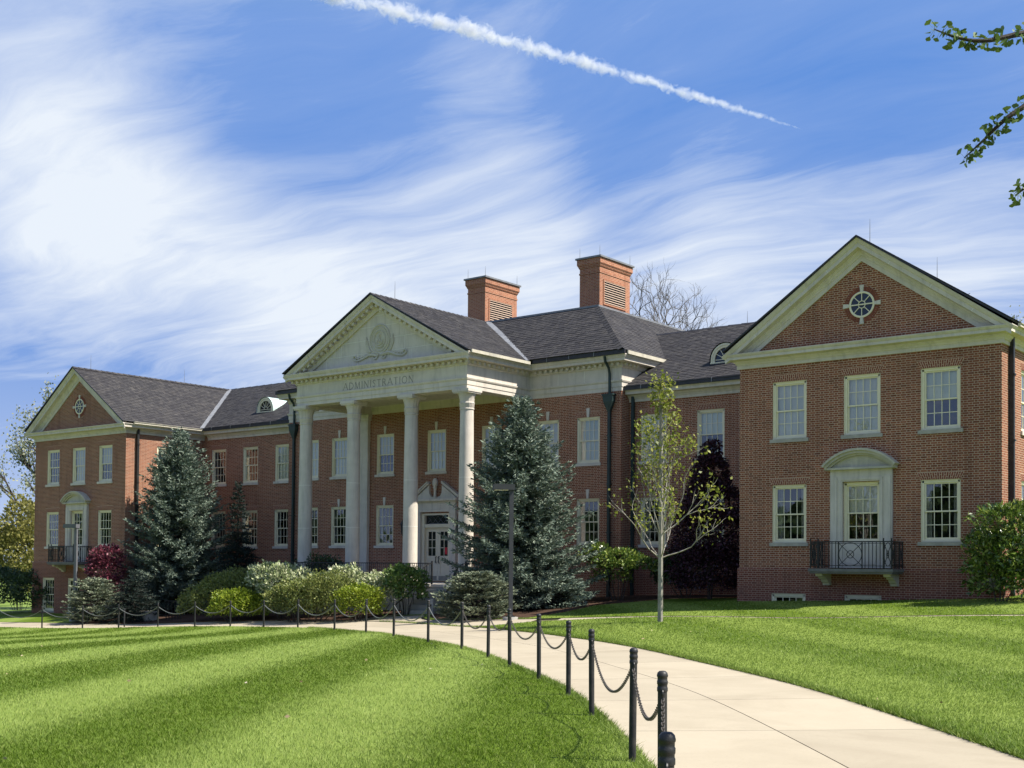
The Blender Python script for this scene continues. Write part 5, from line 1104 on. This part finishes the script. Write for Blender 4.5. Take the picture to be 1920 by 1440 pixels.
# ------------------------------------------------------------------ plants
def unit(v): return v/np.maximum(np.linalg.norm(v, axis=-1, keepdims=True), 1e-9)
def leaf_mesh(name, P, D, L, Wd, mat, R, fold=0.15):
    P = np.asarray(P, float); n = len(P); D = unit(np.asarray(D, float)); L = np.broadcast_to(L, (n,))[:, None]; Wd = np.broadcast_to(Wd, (n,))[:, None]
    s = unit(np.cross(D, R.normal(size=(n, 3)))); nn = np.cross(D, s)
    V = np.stack([P, P+D*L*0.5+s*Wd*0.5+nn*L*fold*0.5, P+D*L, P+D*L*0.5-s*Wd*0.5+nn*L*fold*0.5], 1).reshape(-1, 3)
    return np_mesh(name, V, np.arange(4*n).reshape(n, 4), mat)
def put(mesh, name, parent): o = bpy.data.objects.new(name, mesh); link(o); adopt(o, parent, False); return o
def spruce(name, base, H, rad, mat, label, seed, dens=1.0, skirt=0.0, tuft=0.115, upturn=0.25, cat='spruce tree', whorl=0.15, lean=(0, 0)):
    R = np.random.default_rng(seed); e = empty(name, base); tag(e, label, cat)
    t = MB(); t.tube([(lean[0]*k, lean[1]*k, H*k) for k in np.linspace(0, 0.97, 9)], np.linspace(0.02*H, 0.006, 9), 8); PP = []; DD = []; LL = []
    z = 0.10+skirt; prof = lambda h: np.interp(h, [0, 0.08, 0.22, 0.5, 0.8, 1.0], rad)
    while z < H*0.985:
        h = z/H; k = int(6+4*R.random()) if h < 0.9 else 5; a0 = R.random()*6.28
        for i in range(k):
            a = a0+6.283*i/k+R.normal(0, 0.25); Lb = max(0.10, prof(h)*R.uniform(0.62, 1.14)); zz = z+R.normal(0, 0.06)
            out = np.array((math.cos(a), math.sin(a), 0)); ns = max(4, int(Lb/0.10)); tt = np.linspace(0.12, 1, ns)
            dr = np.interp(h, [0, 0.4, 0.85, 1], [-0.30, -0.16, 0.15, 0.9]); up = upturn*Lb
            sp = np.array((lean[0]*h, lean[1]*h, zz))+np.outer(tt*Lb, out)+np.outer(dr*Lb*tt+up*tt**2.2, (0, 0, 1))
            if Lb > 0.5: t.tube([sp[0]*0+np.array((lean[0]*h, lean[1]*h, zz)), sp[ns//2], sp[-1]], [0.02+0.008*Lb, 0.014, 0.005], 4, False)
            lat = np.array((-out[1], out[0], 0))
            for s in (-1, 1):
                for j in range(ns):
                    if R.random() > dens: continue
                    tl = (0.10+0.32*(1-tt[j])*min(1.2, Lb))*R.uniform(0.7, 1.2); d = unit(out*R.uniform(0.5, 1.0)+s*lat*R.uniform(0.4, 0.95)+np.array((0, 0, R.normal(0.10, 0.16)-0.05)))
                    m = max(1, int(tl/0.075)); q = sp[j]+np.outer(np.linspace(0.1, 1, m)*tl, d)
                    for r_ in range(3):
                        PP.append(q+R.normal(0, 0.012, (m, 3))); DD.append(d+R.normal(0, 0.42, (m, 3))+np.array((0, 0, 0.22))); LL.append(np.full(m, tuft)*R.uniform(0.75, 1.25, m))
            PP.append(sp[-1:]); DD.append(out[None]+np.array((0, 0, 0.4))); LL.append(np.array([tuft*1.4]))
        z += whorl*(0.8+0.4*R.random())*(1.15-0.4*h)
    PP, DD, LL = np.vstack(PP), np.vstack(DD), np.concatenate(LL)
    t.build('trunk', BARKD, e, world=False); put(leaf_mesh('crown', PP, DD, LL, LL*0.29, mat, R, 0.1), 'crown', e); return e
def shrub(name, base, lobes, n, L, Wd, mat, label, seed, cat='shrub', group=None, up=0.3, core=0.5, stems=6, flowers=None):
    R = np.random.default_rng(seed); e = empty(name, base); tag(e, label, cat, group); lob = np.array(lobes, float)
    w = (lob[:, 3]*lob[:, 4]+lob[:, 3]*lob[:, 5]+lob[:, 4]*lob[:, 5]); idx = R.choice(len(lob), n, p=w/w.sum())
    d = unit(R.normal(size=(n, 3))); d[:, 2] = np.where(d[:, 2] < -0.5, -d[:, 2], d[:, 2])
    # lumps: radius modulated so that the outline is uneven and has hollows
    ph = R.uniform(0, 6.28, (len(lob), 3)); mod = 1+0.10*np.sin(5*d[:, 0]+ph[idx, 0])+0.10*np.sin(6*d[:, 1]+ph[idx, 1])+0.08*np.sin(7*d[:, 2]+ph[idx, 2])+R.normal(0, 0.05, n)
    r = (R.random(n)**0.35*(1-core)+core)*mod; P = lob[idx, :3]+d*lob[idx, 3:6]*r[:, None]
    keep = P[:, 2] > 0.02; P, d = P[keep], d[keep]; D = d*0.8+R.normal(0, 0.65, d.shape)+np.array((0, 0, up))
    ll = L*R.uniform(0.6, 1.25, len(P)); put(leaf_mesh('foliage', P, D, ll, ll*Wd, mat, R, 0.25), 'foliage', e)
    s = MB()
    for i in range(stems):
        q = lob[R.integers(len(lob))]; tip = q[:3]+unit(R.normal(size=3))*q[3:6]*0.7; tip[2] = max(tip[2], 0.2); b = np.array((tip[0]*0.25, tip[1]*0.25, -0.1)); m = (b+tip)/2+np.array((0, 0, 0.1))
        s.tube([b, m, tip], [0.022, 0.014, 0.006], 5)
    s.build('stems', BARK, e, world=False, kind='stuff'); return e
def limb_tree(R, start, d, L, r, depth, out, tips, spread=0.6, wig=0.12, kids=(2, 3), shrink=0.72, upb=0.25):
    n = 5; p = np.array(start, float); d = unit(np.array(d, float)); pts = [p]
    for i in range(n):
        d = unit(d+R.normal(0, wig, 3)+np.array((0, 0, upb*0.12))); p = p+d*L/n; pts.append(p)
    out.append((pts, r, r*0.62 if depth else r*0.35))
    if depth == 0: tips.append((pts[-1], d)); tips.append((pts[3], d)); return
    for k in range(R.integers(kids[0], kids[1]+1)):
        q = pts[-1] if k == 0 else pts[R.integers(2, n+1)]; nd = unit(d+unit(R.normal(size=3))*spread*(0.4 if k == 0 else 1.0)+np.array((0, 0, upb*0.3)))
        limb_tree(R, q, nd, L*shrink*R.uniform(0.8, 1.15), r*(0.66 if k else 0.62), depth-1, out, tips, spread, wig, kids, shrink, upb)
def leafy_tree(name, base, trunkH, r0, limbs, depth, limbL, mat, bark, label, seed, leaves, lsize, jitter, cat='tree', group=None, spread=0.65, wig=0.12, shrink=0.72, upb=0.3, lw=0.7, kids=(2, 3), sides=6, lean=(0, 0), bratio=0.5):
    R = np.random.default_rng(seed); e = empty(name, base); tag(e, label, cat, group); t = MB(); br = []; tips = []
    tp = [np.array((lean[0]*k*k+0.03*r0*math.sin(5*k), lean[1]*k*k, trunkH*k)) for k in np.linspace(-0.02, 1, 8)]; t.tube(tp, np.linspace(r0*1.15, r0*0.7, 8), max(8, sides+2))
    for (h, az, el, s) in limbs:
        d = (math.cos(az)*math.cos(el), math.sin(az)*math.cos(el), math.sin(el)); p = np.array([np.interp(h*trunkH, [q[2] for q in tp], [q[j] for q in tp]) for j in range(3)])
        limb_tree(R, p, d, limbL*s, r0*bratio*s, depth, br, tips, spread, wig, kids, shrink, upb)
    b = MB()
    for pts, ra, rb in br: b.tube(pts, np.linspace(ra, rb, len(pts)), sides if ra > 0.05 else 4, False)
    to = t.build('trunk', bark, e, True, False); b.build('limbs', bark, e, True, False)
    if leaves and tips:
        T = np.array([q[0] for q in tips]); D = np.array([q[1] for q in tips]); idx = R.integers(len(T), size=leaves)
        P = T[idx]+R.normal(0, jitter, (leaves, 3)); dd = D[idx]*0.4+R.normal(0, 0.7, (leaves, 3)); ll = lsize*R.uniform(0.6, 1.25, leaves)
        put(leaf_mesh('crown', P, dd, ll, ll*lw, mat, R, 0.25), 'crown', e)
    return e
def G(x, y): return (x, y, g1(x, y)+0.02)

# conifers (radius at 0, 8, 22, 50, 80, 100 % of height)
spruce('blue_spruce', G(8.29, -0.4), 7.7, [2.3, 2.8, 2.75, 2.15, 1.0, 0.06], L_BLUE, 'large blue spruce in front of the right end of the portico', 3, 0.88, 0.15, 0.16, 0.32, whorl=0.135)
spruce('blue_spruce', G(-14.3, 1.2), 8.9, [2.2, 2.6, 2.6, 2.2, 1.2, 0.06], L_BLUE, 'tall blue spruce before the sunlit side of the left wing', 5, 0.88, 0.2, 0.17, 0.32, whorl=0.15)
spruce('dark_spruce', G(-10.03, 1.4), 6.15, [1.5, 1.6, 1.35, 0.85, 0.38, 0.03], L_DARKS, 'slim dark spruce between the tall blue spruce and the columns', 6, 0.85, 0.3, 0.12, -0.08, whorl=0.24)
spruce('spreading_spruce', G(-12.94, -2.2), 2.3, [1.5, 1.7, 1.5, 1.0, 0.5, 0.1], L_DARKS, 'low dark spreading spruce at the foot of the tall blue spruce', 7, 1.0, 0.0, 0.10, 0.05)
def globe(base, rx, rz, seed, label, mat=L_GLOBE, n=150):
    R = np.random.default_rng(seed); e = empty('globe_spruce', base); tag(e, label, 'shrub'); PP = []; DD = []; LL = []; s = MB()
    for i in range(n):                   # flat sprays in tiers, like a dwarf spruce
        z = rz*(0.04+0.96*((i+R.random())/n)**0.9); rr = rx*math.sqrt(max(0.02, 1-(max(0, z-rz*0.42)/(rz*0.60))**2))*R.uniform(0.72, 1.10); a = R.random()*6.283
        out = np.array((math.cos(a), math.sin(a), 0)); lat = np.array((-out[1], out[0], 0)); tip = out*rr+np.array((0, 0, z))
        if i % 3 == 0: s.tube([(0, 0, max(0.05, z-0.3)), tuple(tip*np.array((0.6, 0.6, 1))-np.array((0, 0, 0.06))), tuple(tip)], [0.025, 0.015, 0.006], 4, False)
        m = 80; u = R.random(m)**0.8*0.75; v = R.normal(0, 0.22, m)*(0.25+u); q = tip-np.outer(u, out)+np.outer(v, lat)+np.outer(R.normal(0, 0.012, m)-0.16*u+0.05*np.abs(v), (0, 0, 1))
        PP.append(q); DD.append(out*0.9+np.outer(np.sign(v)*0.7, lat)+R.normal(0, 0.22, (m, 3))+np.array((0, 0, 0.22))); LL.append(0.115*R.uniform(0.7, 1.3, m))
    PP, DD, LL = np.vstack(PP), np.vstack(DD), np.concatenate(LL); s.build('stems', BARKD, e, world=False, kind='stuff'); put(leaf_mesh('foliage', PP, DD, LL, LL*0.42, mat, R, 0.1), 'foliage', e)
q = on_ground(155, 1169); globe(G(q[0]+0.1, q[1]+0.6), 1.42, 2.05, 8, 'pale dwarf spruce mound beside the grey lamp post')
q = on_ground(888, 1164); globe(G(q[0]-0.3, q[1]+0.5), 1.42, 1.62, 9, 'pale dwarf spruce mound right of the entrance steps', n=165)
q = on_ground(1035, 1142); globe(G(q[0], q[1]+0.4), 1.2, 1.15, 10, 'low grey spruce spreading under the large right spruce', L_BLUE, 110)

# dark purple column by the right wing, wine-red tree by the left wing
R0 = [(0.1, 0, 0.85, 1.35, 1.3, 1.0), (0.12, 0, 2.0, 1.42, 1.35, 1.25), (0.1, 0, 3.1, 1.1, 1.05, 1.1), (0.02, 0, 4.2, 0.68, 0.68, 0.85), (0.05, 0, 4.85, 0.36, 0.36, 0.6)]
shrub('purple_beech', G(15.1, 1.5), R0, 21000, 0.115, 0.62, L_PURP, 'dark purple leaved columnar tree in the corner by the right wing', 12, 'tree', None, -0.2, 0.55, 5)
shrub('red_maple', G(-16.12, -1.7), [(0, 0, 2.15, 0.95, 0.9, 0.75), (0.15, 0.1, 2.9, 0.8, 0.8, 0.6), (-0.35, 0, 2.6, 0.6, 0.6, 0.5), (0.5, 0, 1.6, 0.6, 0.6, 0.5)], 3800, 0.13, 0.6, L_RED, 'small wine-red tree at the corner of the left wing', 13, 'tree')
# young tree on the right lawn
limbs = [(0.28, a, 0.62, 1.05) for a in (0.3, 1.6, 2.9, 4.1, 5.4)]+[(0.38, a, 0.80, 1.1) for a in (0.9, 2.2, 3.5, 4.7, 6.0)]+[(0.50, a, 0.95, 0.95) for a in (0.2, 1.4, 2.7, 3.9, 5.2)]+[(0.63, a, 1.05, 0.75) for a in (0.8, 2.0, 3.3, 4.5, 5.7)]+[(0.76, a, 1.10, 0.52) for a in (0.3, 1.8, 3.0, 4.2, 5.4)]+[(0.88, a, 1.2, 0.36) for a in (1.0, 2.6, 4.0, 5.5)]+[(0.98, a, 1.3, 0.28) for a in (0.5, 2.5, 4.5)]
leafy_tree('young_tree', G(18.33, -6.92), 6.2, 0.066, limbs, 2, 1.08, L_SPRING, BARKG, 'slender young tree with sparse yellow-green leaves on the right lawn', 21, 2100, 0.11, 0.13, 'tree', None, 0.7, 0.14, 0.62, 0.45, 0.62, (2, 4), 6, (0, 0), 0.30)

# shrubs of the beds
def sh(name, px, py, lob, n, L, mat, label, seed, **k): q = on_ground(px, py); return shrub(name, G(q[0], q[1]+k.pop('back', 0)), lob, n, L, k.pop('wd', 0.6), mat, label, seed, **k)
sh('rhododendron', 1880, 1126, [(0.65, 0.2, 1.25, 1.15, 1.0, 0.95), (-0.1, 0, 1.15, 0.85, 0.8, 0.8), (0.3, 0, 2.05, 0.95, 0.8, 0.65), (0.9, 0.3, 0.6, 1.0, 0.8, 0.7), (0.1, 0.0, 0.5, 0.9, 0.7, 0.6)], 8500, 0.17, L_GLOSS, 'big glossy green shrub at the right edge by the brick corner', 31, wd=0.36, back=-0.3)
sh('leafy_bush', 30, 1151, [(-1.2, 0, 1.0, 1.6, 1.2, 1.15), (0.6, 0, 1.1, 1.5, 1.2, 1.15), (-3.2, 0, 1.2, 1.6, 1.2, 1.3), (1.4, 0.2, 0.7, 0.9, 0.8, 0.8)], 9000, 0.14, L_DKGR, 'dark green bush at the far left below the yellow-green tree', 32, back=0.8)
sh('shrub', 395, 1166, [(-0.4, 0.1, 0.85, 1.5, 1.1, 0.95), (0.9, 0.3, 1.2, 1.4, 1.1, 0.95), (-1.5, 0.0, 0.55, 1.0, 0.8, 0.6), (2.0, 0.2, 0.9, 1.0, 0.9, 0.85)], 12000, 0.105, L_OLIVE, 'broad olive-green shrub left of the lime bushes', 33, back=0.45)
sh('shrub', 445, 1166, [(0, 0, 0.66, 1.25, 0.8, 0.66), (0.9, 0.1, 0.55, 0.8, 0.7, 0.55), (-0.8, -0.1, 0.4, 0.6, 0.6, 0.42)], 6200, 0.10, L_LIME, 'bright lime-green bush by the walk, the left of two', 34, back=-0.1)
sh('shrub', 505, 1165, [(0, 0, 1.35, 1.2, 0.9, 0.75), (-1.1, 0.2, 1.6, 0.95, 0.8, 0.62), (1.1, 0, 1.15, 0.9, 0.8, 0.7)], 4600, 0.14, L_VARI, 'cream and green variegated shrub behind the left lime bush', 35, back=0.7)
sh('shrub', 575, 1168, [(0, 0, 0.85, 1.5, 1.0, 0.85), (0.9, 0.1, 1.05, 1.0, 0.9, 0.85), (-1.3, 0.1, 0.75, 1.1, 0.8, 0.75)], 8500, 0.10, L_OLIVE, 'olive-green shrub in the middle, between the two lime bushes', 36, back=0.3)
sh('shrub', 655, 1166, [(0, 0, 0.6, 1.05, 0.8, 0.72), (0.4, 0, 0.75, 0.75, 0.7, 0.55)], 4600, 0.10, L_LIME, 'bright lime-green bush by the walk, the right of two', 37, back=0.35)
sh('shrub', 612, 1160, [(0, 0, 1.45, 0.7, 0.6, 0.5), (0.5, 0.1, 1.25, 0.6, 0.6, 0.45), (-0.5, 0, 1.25, 0.6, 0.6, 0.45)], 1500, 0.15, L_VARI, 'pale variegated shrub with white tips before the second column', 38, back=0.9)
sh('shrub', 683, 1160, [(0, 0, 1.05, 0.8, 0.7, 0.55), (0.3, 0, 0.8, 0.6, 0.7, 0.5), (-0.5, 0, 0.95, 0.6, 0.6, 0.5)], 2500, 0.14, L_VARI, 'cream variegated shrub between the second and third columns', 39, back=0.9)
sh('shrub', 748, 1156, [(0, 0, 1.25, 0.88, 0.7, 0.55), (0.25, 0, 0.85, 0.6, 0.6, 0.45), (-0.3, 0, 1.45, 0.6, 0.5, 0.4)], 2600, 0.13, L_GRN, 'rounded loose green shrub in front of the terrace wall', 40, back=0.35)
sh('shrub', 500, 1160, [(0, 0, 1.3, 1.4, 0.8, 0.9), (-1.2, 0, 1.2, 1.0, 0.8, 0.8)], 4500, 0.11, L_DKGR, 'dark green shrub behind the variegated one near the left downspout', 41, back=3.2)
sh('shrub', 1150, 1128, [(0, 0, 1.45, 1.15, 0.8, 0.40), (-0.9, 0, 1.65, 0.7, 0.6, 0.4), (0.9, 0, 1.3, 0.7, 0.7, 0.34), (-0.2, 0, 0.95, 0.8, 0.6, 0.5)], 3600, 0.13, L_GLOSS, 'bright green spreading shrub right of the large blue spruce', 42, back=0.3)
sh('shrub', 1255, 1124, [(0, 0, 1.0, 0.9, 0.7, 0.8), (-0.7, 0, 0.8, 0.7, 0.6, 0.7)], 3600, 0.12, L_DKGR, 'dark green shrub between the young tree and the purple column', 43, back=1.2)

BARKT = speckled('bark_far', (0.17, 0.15, 0.13), (0.12, 0.105, 0.09), 9, 0.9, 0.15)
sh('shrub', 540, 1168, [(0, 0, 0.75, 1.1, 0.8, 0.75), (-0.9, 0.1, 0.65, 0.8, 0.7, 0.65), (0.8, 0, 0.6, 0.8, 0.7, 0.6)], 5200, 0.10, L_OLIVE, 'low olive-green shrub right beside the left lime bush', 44, back=0.35)
# trees beyond the hall
b = at(35, 1070, 103); lm = [(0.45, a, 0.7, 1.0) for a in (0.3, 1.6, 2.8, 4.1, 5.3)]+[(0.7, a, 0.9, 0.9) for a in (0.9, 2.2, 3.5, 4.8)]+[(1.0, a, 1.1, 0.8) for a in (0.2, 2.1, 4.2)]
leafy_tree('tall_tree', (b[0]+4, b[1]+2, -4.5), 9.5, 0.42, lm, 3, 4.6, L_PALE, BARK, 'tall tree with pale young leaves and dark limbs at the far left', 51, 9000, 0.24, 0.5, 'tree', None, 0.6, 0.12, 0.66, 0.4)
b = at(38, 1070, 88); e = shrub('yellow_tree', (b[0], b[1], -4.4), [(-1.5, 0, 3.4, 2.6, 2, 2.6), (1.2, 0, 4.0, 2.2, 2, 2.6), (-4, 0, 3.6, 2.6, 2, 2.8), (0.2, 0, 6.2, 1.8, 1.6, 1.8), (2.4, 0, 2.4, 1.6, 1.5, 2.0), (-7, 0, 4, 3, 2, 3)], 15000, 0.26, 0.6, L_YEL, 'yellow-green tree beside the left wing, below the tall pale tree', 52, 'tree', None, 0.1, 0.4, 10)
b = at(1252, 640, 68); lm = [(0.8, a, 1.15, 1.0) for a in (0.0, 1.3, 2.5, 3.8, 5.0)]+[(1.0, a, 1.25, 1.0) for a in (0.6, 2.6, 4.6)]
leafy_tree('bare_tree', (b[0], b[1], -2.0), 11.0, 0.13, lm, 5, 3.1, None, BARKT, 'bare twisted tree behind the roof right of the chimneys', 53, 0, 0.1, 0.1, 'tree', None, 0.52, 0.26, 0.70, 0.5)
b = at(1905, 640, 70); lm = [(0.8, a, 0.8, 1.0) for a in (0.0, 1.3, 2.5, 3.8, 5.0)]+[(1.0, a, 1.1, 0.8) for a in (0.6, 2.6, 4.6)]
leafy_tree('budding_tree', (b[0], b[1], -1.5), 10.5, 0.28, lm, 3, 2.6, L_PALE, BARK, 'budding tree behind the far right end of the roof', 54, 1500, 0.16, 0.3, 'tree', None, 0.7, 0.2, 0.68, 0.3)
# trees across the lawn, out of the picture, that the window panes mirror
for k, (x, y, h) in enumerate(((15, -66, 10), (4, -64, 9.5), (-8, -62, 9), (-20, -58, 10), (-32, -56, 9), (-45, -50, 10.5), (-58, -44, 9.5), (-72, -36, 10), (-86, -26, 10))):
    shrub('lawn_tree', (x, y, g1(x, y)-0.2), [(0, 0, h*0.62, 4.6, 4.6, h*0.34), (2, 1, h*0.5, 3.4, 3.4, h*0.28), (-2.4, -1, h*0.45, 3.4, 3.4, h*0.3), (0, 0, h*0.2, 4.4, 4.4, h*0.25), (5, 0, h*0.35, 3.4, 3.4, h*0.33), (-5, 0, h*0.3, 3.4, 3.4, h*0.3)], 7000, 1.1, 0.75, L_DKGR, 'leafy tree across the lawn, mirrored in the window panes', 60+k, 'tree', 'trees across the lawn', 0.1, 0.35, 8)

# ginkgo: stands to the right of the viewer, two boughs reach into the picture
def ginkgo():
    R = np.random.default_rng(77); tb = at(3050, 1300, 5.8); base = (tb[0], tb[1], g1(tb[0], tb[1])); e = empty('ginkgo_tree', base); tag(e, 'ginkgo boughs with fan-shaped leaves reaching in at the top right', 'tree')
    off = np.array(base); t = MB(); t.tube([np.array((0.03*math.sin(3*k), 0, 6.5*k)) for k in np.linspace(-0.02, 1, 9)], np.linspace(0.12, 0.04, 9), 12); t.build('trunk', BARK, e, True, False)
    lf = MB(); pts = [(0, 0)]+[(0.5*(0.95+0.06*math.cos(9*a))*math.sin(a)*1.15, 0.55*(0.95+0.06*math.cos(9*a))*math.cos(a)) for a in np.linspace(-1.05, 1.05, 9)]
    lf.add([(x, 0.10*abs(x), z) for x, z in pts], [(0, i, i+1) for i in range(1, 9)]); lf.bar((0, 0, 0), (0.02, 0.02, -0.75), 0.02); me = lf.mesh('leaf', L_GINK)
    boughs = [[(3050, -330), (2400, -80), (2020, 45), (1920, 62), (1850, 76), (1800, 72), (1752, 55)], [(3050, 20), (2400, 80), (2020, 140), (1920, 200), (1880, 228), (1845, 262), (1808, 296)], [(3050, 340), (2400, 320), (2050, 330), (1965, 348), (1925, 352), (1905, 366)]]
    for bi, B in enumerate(boughs):
        P = catmull([at(x, y, 5.8 if k == 0 else 4.9+0.1*math.sin(k+bi))-off for k, (x, y) in enumerate(B)], 8); bo = MB().tube(P, np.linspace(0.022, 0.0022, len(P)), 6).build('bough', BARKD, e, True, False)
        for i in range(int(len(P)*0.30), len(P)):
            spur = P[i]+(P[min(i+1, len(P)-1)]-P[i])*R.random()
            for k in range(4 if bi < 2 else 3):
                p = spur if k else P[i]+(P[min(i+1, len(P)-1)]-P[i])*R.random(); stem = unit(np.array((R.normal(0, .6), R.normal(0, .6), R.normal(-0.25, 0.75)))); s = R.uniform(0.026, 0.044); d = stem*s*0.75
                o = inst(me, 'leaf', bo, tuple(p+d), (R.normal(0, .8), R.normal(0, .8), R.random()*6.28), (s*R.uniform(0.8, 1.15), s, s)); 
                zax = Vector(tuple(stem)); o.rotation_euler = (zax.to_track_quat('Z', 'Y') @ Vector((0, 0, 1)).to_track_quat('Z', 'Y')).to_euler(); o.rotation_euler.rotate_axis('Z', R.random()*6.28)
ginkgo()

# grass ----------------------------------------------------------------------
def grass():
    n = 900000; R = np.random.default_rng(99); a = YAW+R.uniform(-0.62, 0.62, n); r = 6.5*(62/6.5)**R.random(n); x = CAM[0]+r*np.sin(a); y = CAM[1]+r*np.cos(a)
    def clear(x, y, ed):
        k = ~(inside(BED_R, x, y) | inside(BED_L, x, y) | inside(APRON, x, y) | inside(PATH2, x, y) | inside(WALK_POLY, x, y))
        k &= ~((y > -0.06) & (np.abs(x) < 25.45)); return k
    k = clear(x, y, 0); x, y, r = x[k], y[k], r[k]; n = len(x); z = gz(x, y)+0.01
    wscale = np.maximum(1.0, r/14); h = R.uniform(0.020, 0.048, n)*(1+0.0*r); w = R.uniform(0.0035, 0.0065, n)*wscale
    # mown bands: blades lean away from or towards the viewer
    isr = (0.657*x+0.754*y) > 1.3
    ph = np.where(isr, np.cos(((ST_R[0][0]*x+ST_R[0][1]*y)-ST_R[1])*2*math.pi/ST_R[2]), np.cos(((ST_L[0][0]*x+ST_L[0][1]*y)-ST_L[1])*2*math.pi/ST_L[2]))
    dirx, diry = np.where(isr, 0.75, -0.62), np.where(isr, -0.66, 0.785); lean = np.stack([dirx*-ph*0.6+R.normal(0, .5, n), diry*-ph*0.6+R.normal(0, .5, n)], 1)*h[:, None]
    ang = R.random(n)*6.28; sx, sy = np.cos(ang)*w, np.sin(ang)*w
    V = np.stack([np.c_[x-sx, y-sy, z], np.c_[x+sx, y+sy, z], np.c_[x+lean[:, 0], y+lean[:, 1], z+h]], 1).reshape(-1, 3)
    o = bpy.data.objects.new('grass', np_mesh('grass', V, np.arange(3*n).reshape(n, 3), BLADE)); link(o); o['kind'] = 'stuff'; o['label'] = 'short mown grass blades of the striped lawns'
    # longer untrimmed tufts along the walk
    R = np.random.default_rng(5); ss = R.uniform(s_of(4), SMAX-3, 46000); side = R.random(len(ss)) < 0.5; of = np.where(side, W0+0.02-np.abs(R.normal(0, 0.06, len(ss))), W1-0.025+np.abs(R.normal(0, 0.06, len(ss))))
    P = np.array([walk(s, f) for s, f in zip(ss, of)]); k = ~(inside(BED_R, P[:, 0], P[:, 1]) | inside(BED_L, P[:, 0], P[:, 1]) | inside(APRON, P[:, 0], P[:, 1]) | inside(PATH2, P[:, 0], P[:, 1])); P = P[k]; n = len(P); z = gz(P[:, 0], P[:, 1])+0.005; h = R.uniform(0.03, 0.085, n); ang = R.random(n)*6.28; w = R.uniform(0.004, 0.008, n)
    V = np.stack([np.c_[P[:, 0]-np.cos(ang)*w, P[:, 1]-np.sin(ang)*w, z], np.c_[P[:, 0]+np.cos(ang)*w, P[:, 1]+np.sin(ang)*w, z], np.c_[P[:, 0]+R.normal(0, .6, n)*h, P[:, 1]+R.normal(0, .6, n)*h, z+h]], 1).reshape(-1, 3)
    o = bpy.data.objects.new('edge_grass', np_mesh('edge_grass', V, np.arange(3*n).reshape(n, 3), BLADE)); link(o); o['kind'] = 'stuff'
grass()

# pale dead leaves lying here and there on the grass and the walk
def litter():
    R = np.random.default_rng(31); n = 60; a = YAW+R.uniform(-0.42, 0.42, n); r = R.uniform(8, 34, n); x, y = CAM[0]+r*np.sin(a), CAM[1]+r*np.cos(a); k = ~((y > -0.3) | inside(WALK_POLY, x, y) | inside(BED_R, x, y) | inside(BED_L, x, y)); x, y = x[k], y[k]; n = len(x)
    P = np.c_[x, y, gz(x, y)+np.where(inside(WALK_POLY, x, y), 0.006, 0.05)]; D = np.c_[R.normal(size=(n, 2)), R.normal(0, 0.15, n)]; L = R.uniform(0.03, 0.09, n)
    o = bpy.data.objects.new('fallen_leaves', leaf_mesh('fallen_leaves', P, D, L, L*0.6, island('dead_leaf', [(0.0, (0.20, 0.13, 0.07)), (0.6, (0.42, 0.34, 0.20)), (1.0, (0.55, 0.50, 0.36))], 0.7, 0.2), R, 0.2)); link(o); o['kind'] = 'stuff'
litter()

# contrail: a drifting line of ice cloud high and far off
def contrail():
    D = 2600.0; sc = D/FPX; A, B = at(400, -66, D), at(1506, 243, D); d = B-A; Lc = np.linalg.norm(d); d = d/Lc
    m, t = newmat('ice_cloud'); g = N(t, 'ShaderNodeNewGeometry'); q = VM(t, 'SUBTRACT', g.outputs['Position'], tuple(A)); along = M(t, 'DIVIDE', VM(t, 'DOT_PRODUCT', q, tuple(d)), Lc)
    bow = np.cross(d, AF); bow = bow/np.linalg.norm(bow); bow = bow if bow[2] > 0 else -bow     # the trail is bent a little by the wind
    off = M(t, 'MULTIPLY', M(t, 'SUBTRACT', 1.0, M(t, 'POWER', M(t, 'MULTIPLY_ADD', along, 2.0, -1.0), 2.0)), 11*sc)
    side = M(t, 'SUBTRACT', VM(t, 'DOT_PRODUCT', q, tuple(bow)), off); dep = VM(t, 'DOT_PRODUCT', q, tuple(np.cross(d, bow)))
    dist = M(t, 'SQRT', M(t, 'ADD', M(t, 'POWER', side, 2.0), M(t, 'POWER', dep, 2.0)))
    rad = RAMP(t, along, [(0.0, 0.95), (0.55, 0.80), (0.80, 0.50), (0.94, 0.34), (1.0, 0.02)])
    rr = M(t, 'DIVIDE', dist, M(t, 'MULTIPLY', rad, 24*sc))
    nz = noise(t, g.outputs['Position'], 0.055, 5, 0.62, 0.6); nz2 = noise(t, g.outputs['Position'], 0.012, 2, 0.5)
    den = M(t, 'MULTIPLY', M(t, 'ADD', M(t, 'SUBTRACT', 0.72, rr), M(t, 'MULTIPLY', M(t, 'ADD', M(t, 'SUBTRACT', nz, 0.5), M(t, 'MULTIPLY', M(t, 'SUBTRACT', nz2, 0.5), 0.5)), 2.6), clamp=True), 0.085)
    v = N(t, 'ShaderNodeVolumePrincipled'); v.inputs['Color'].default_value = (0.99, 0.99, 1, 1); v.inputs['Anisotropy'].default_value = 0.1; t.links.new(den, v.inputs['Density'])
    o = N(t, 'ShaderNodeOutputMaterial'); t.links.new(v.outputs[0], o.inputs[1])
    try: m.cycles.volume_step_rate = 0.06
    except Exception: pass
    P = [A+d*Lc*k+bow*11*sc*(1-(2*k-1)**2) for k in np.linspace(0, 1, 25)]
    c = MB().tube(P, [38*sc]*25, 12).build('contrail', m); tag(c, 'white puffy aircraft trail slanting across the blue sky', 'contrail')
contrail()
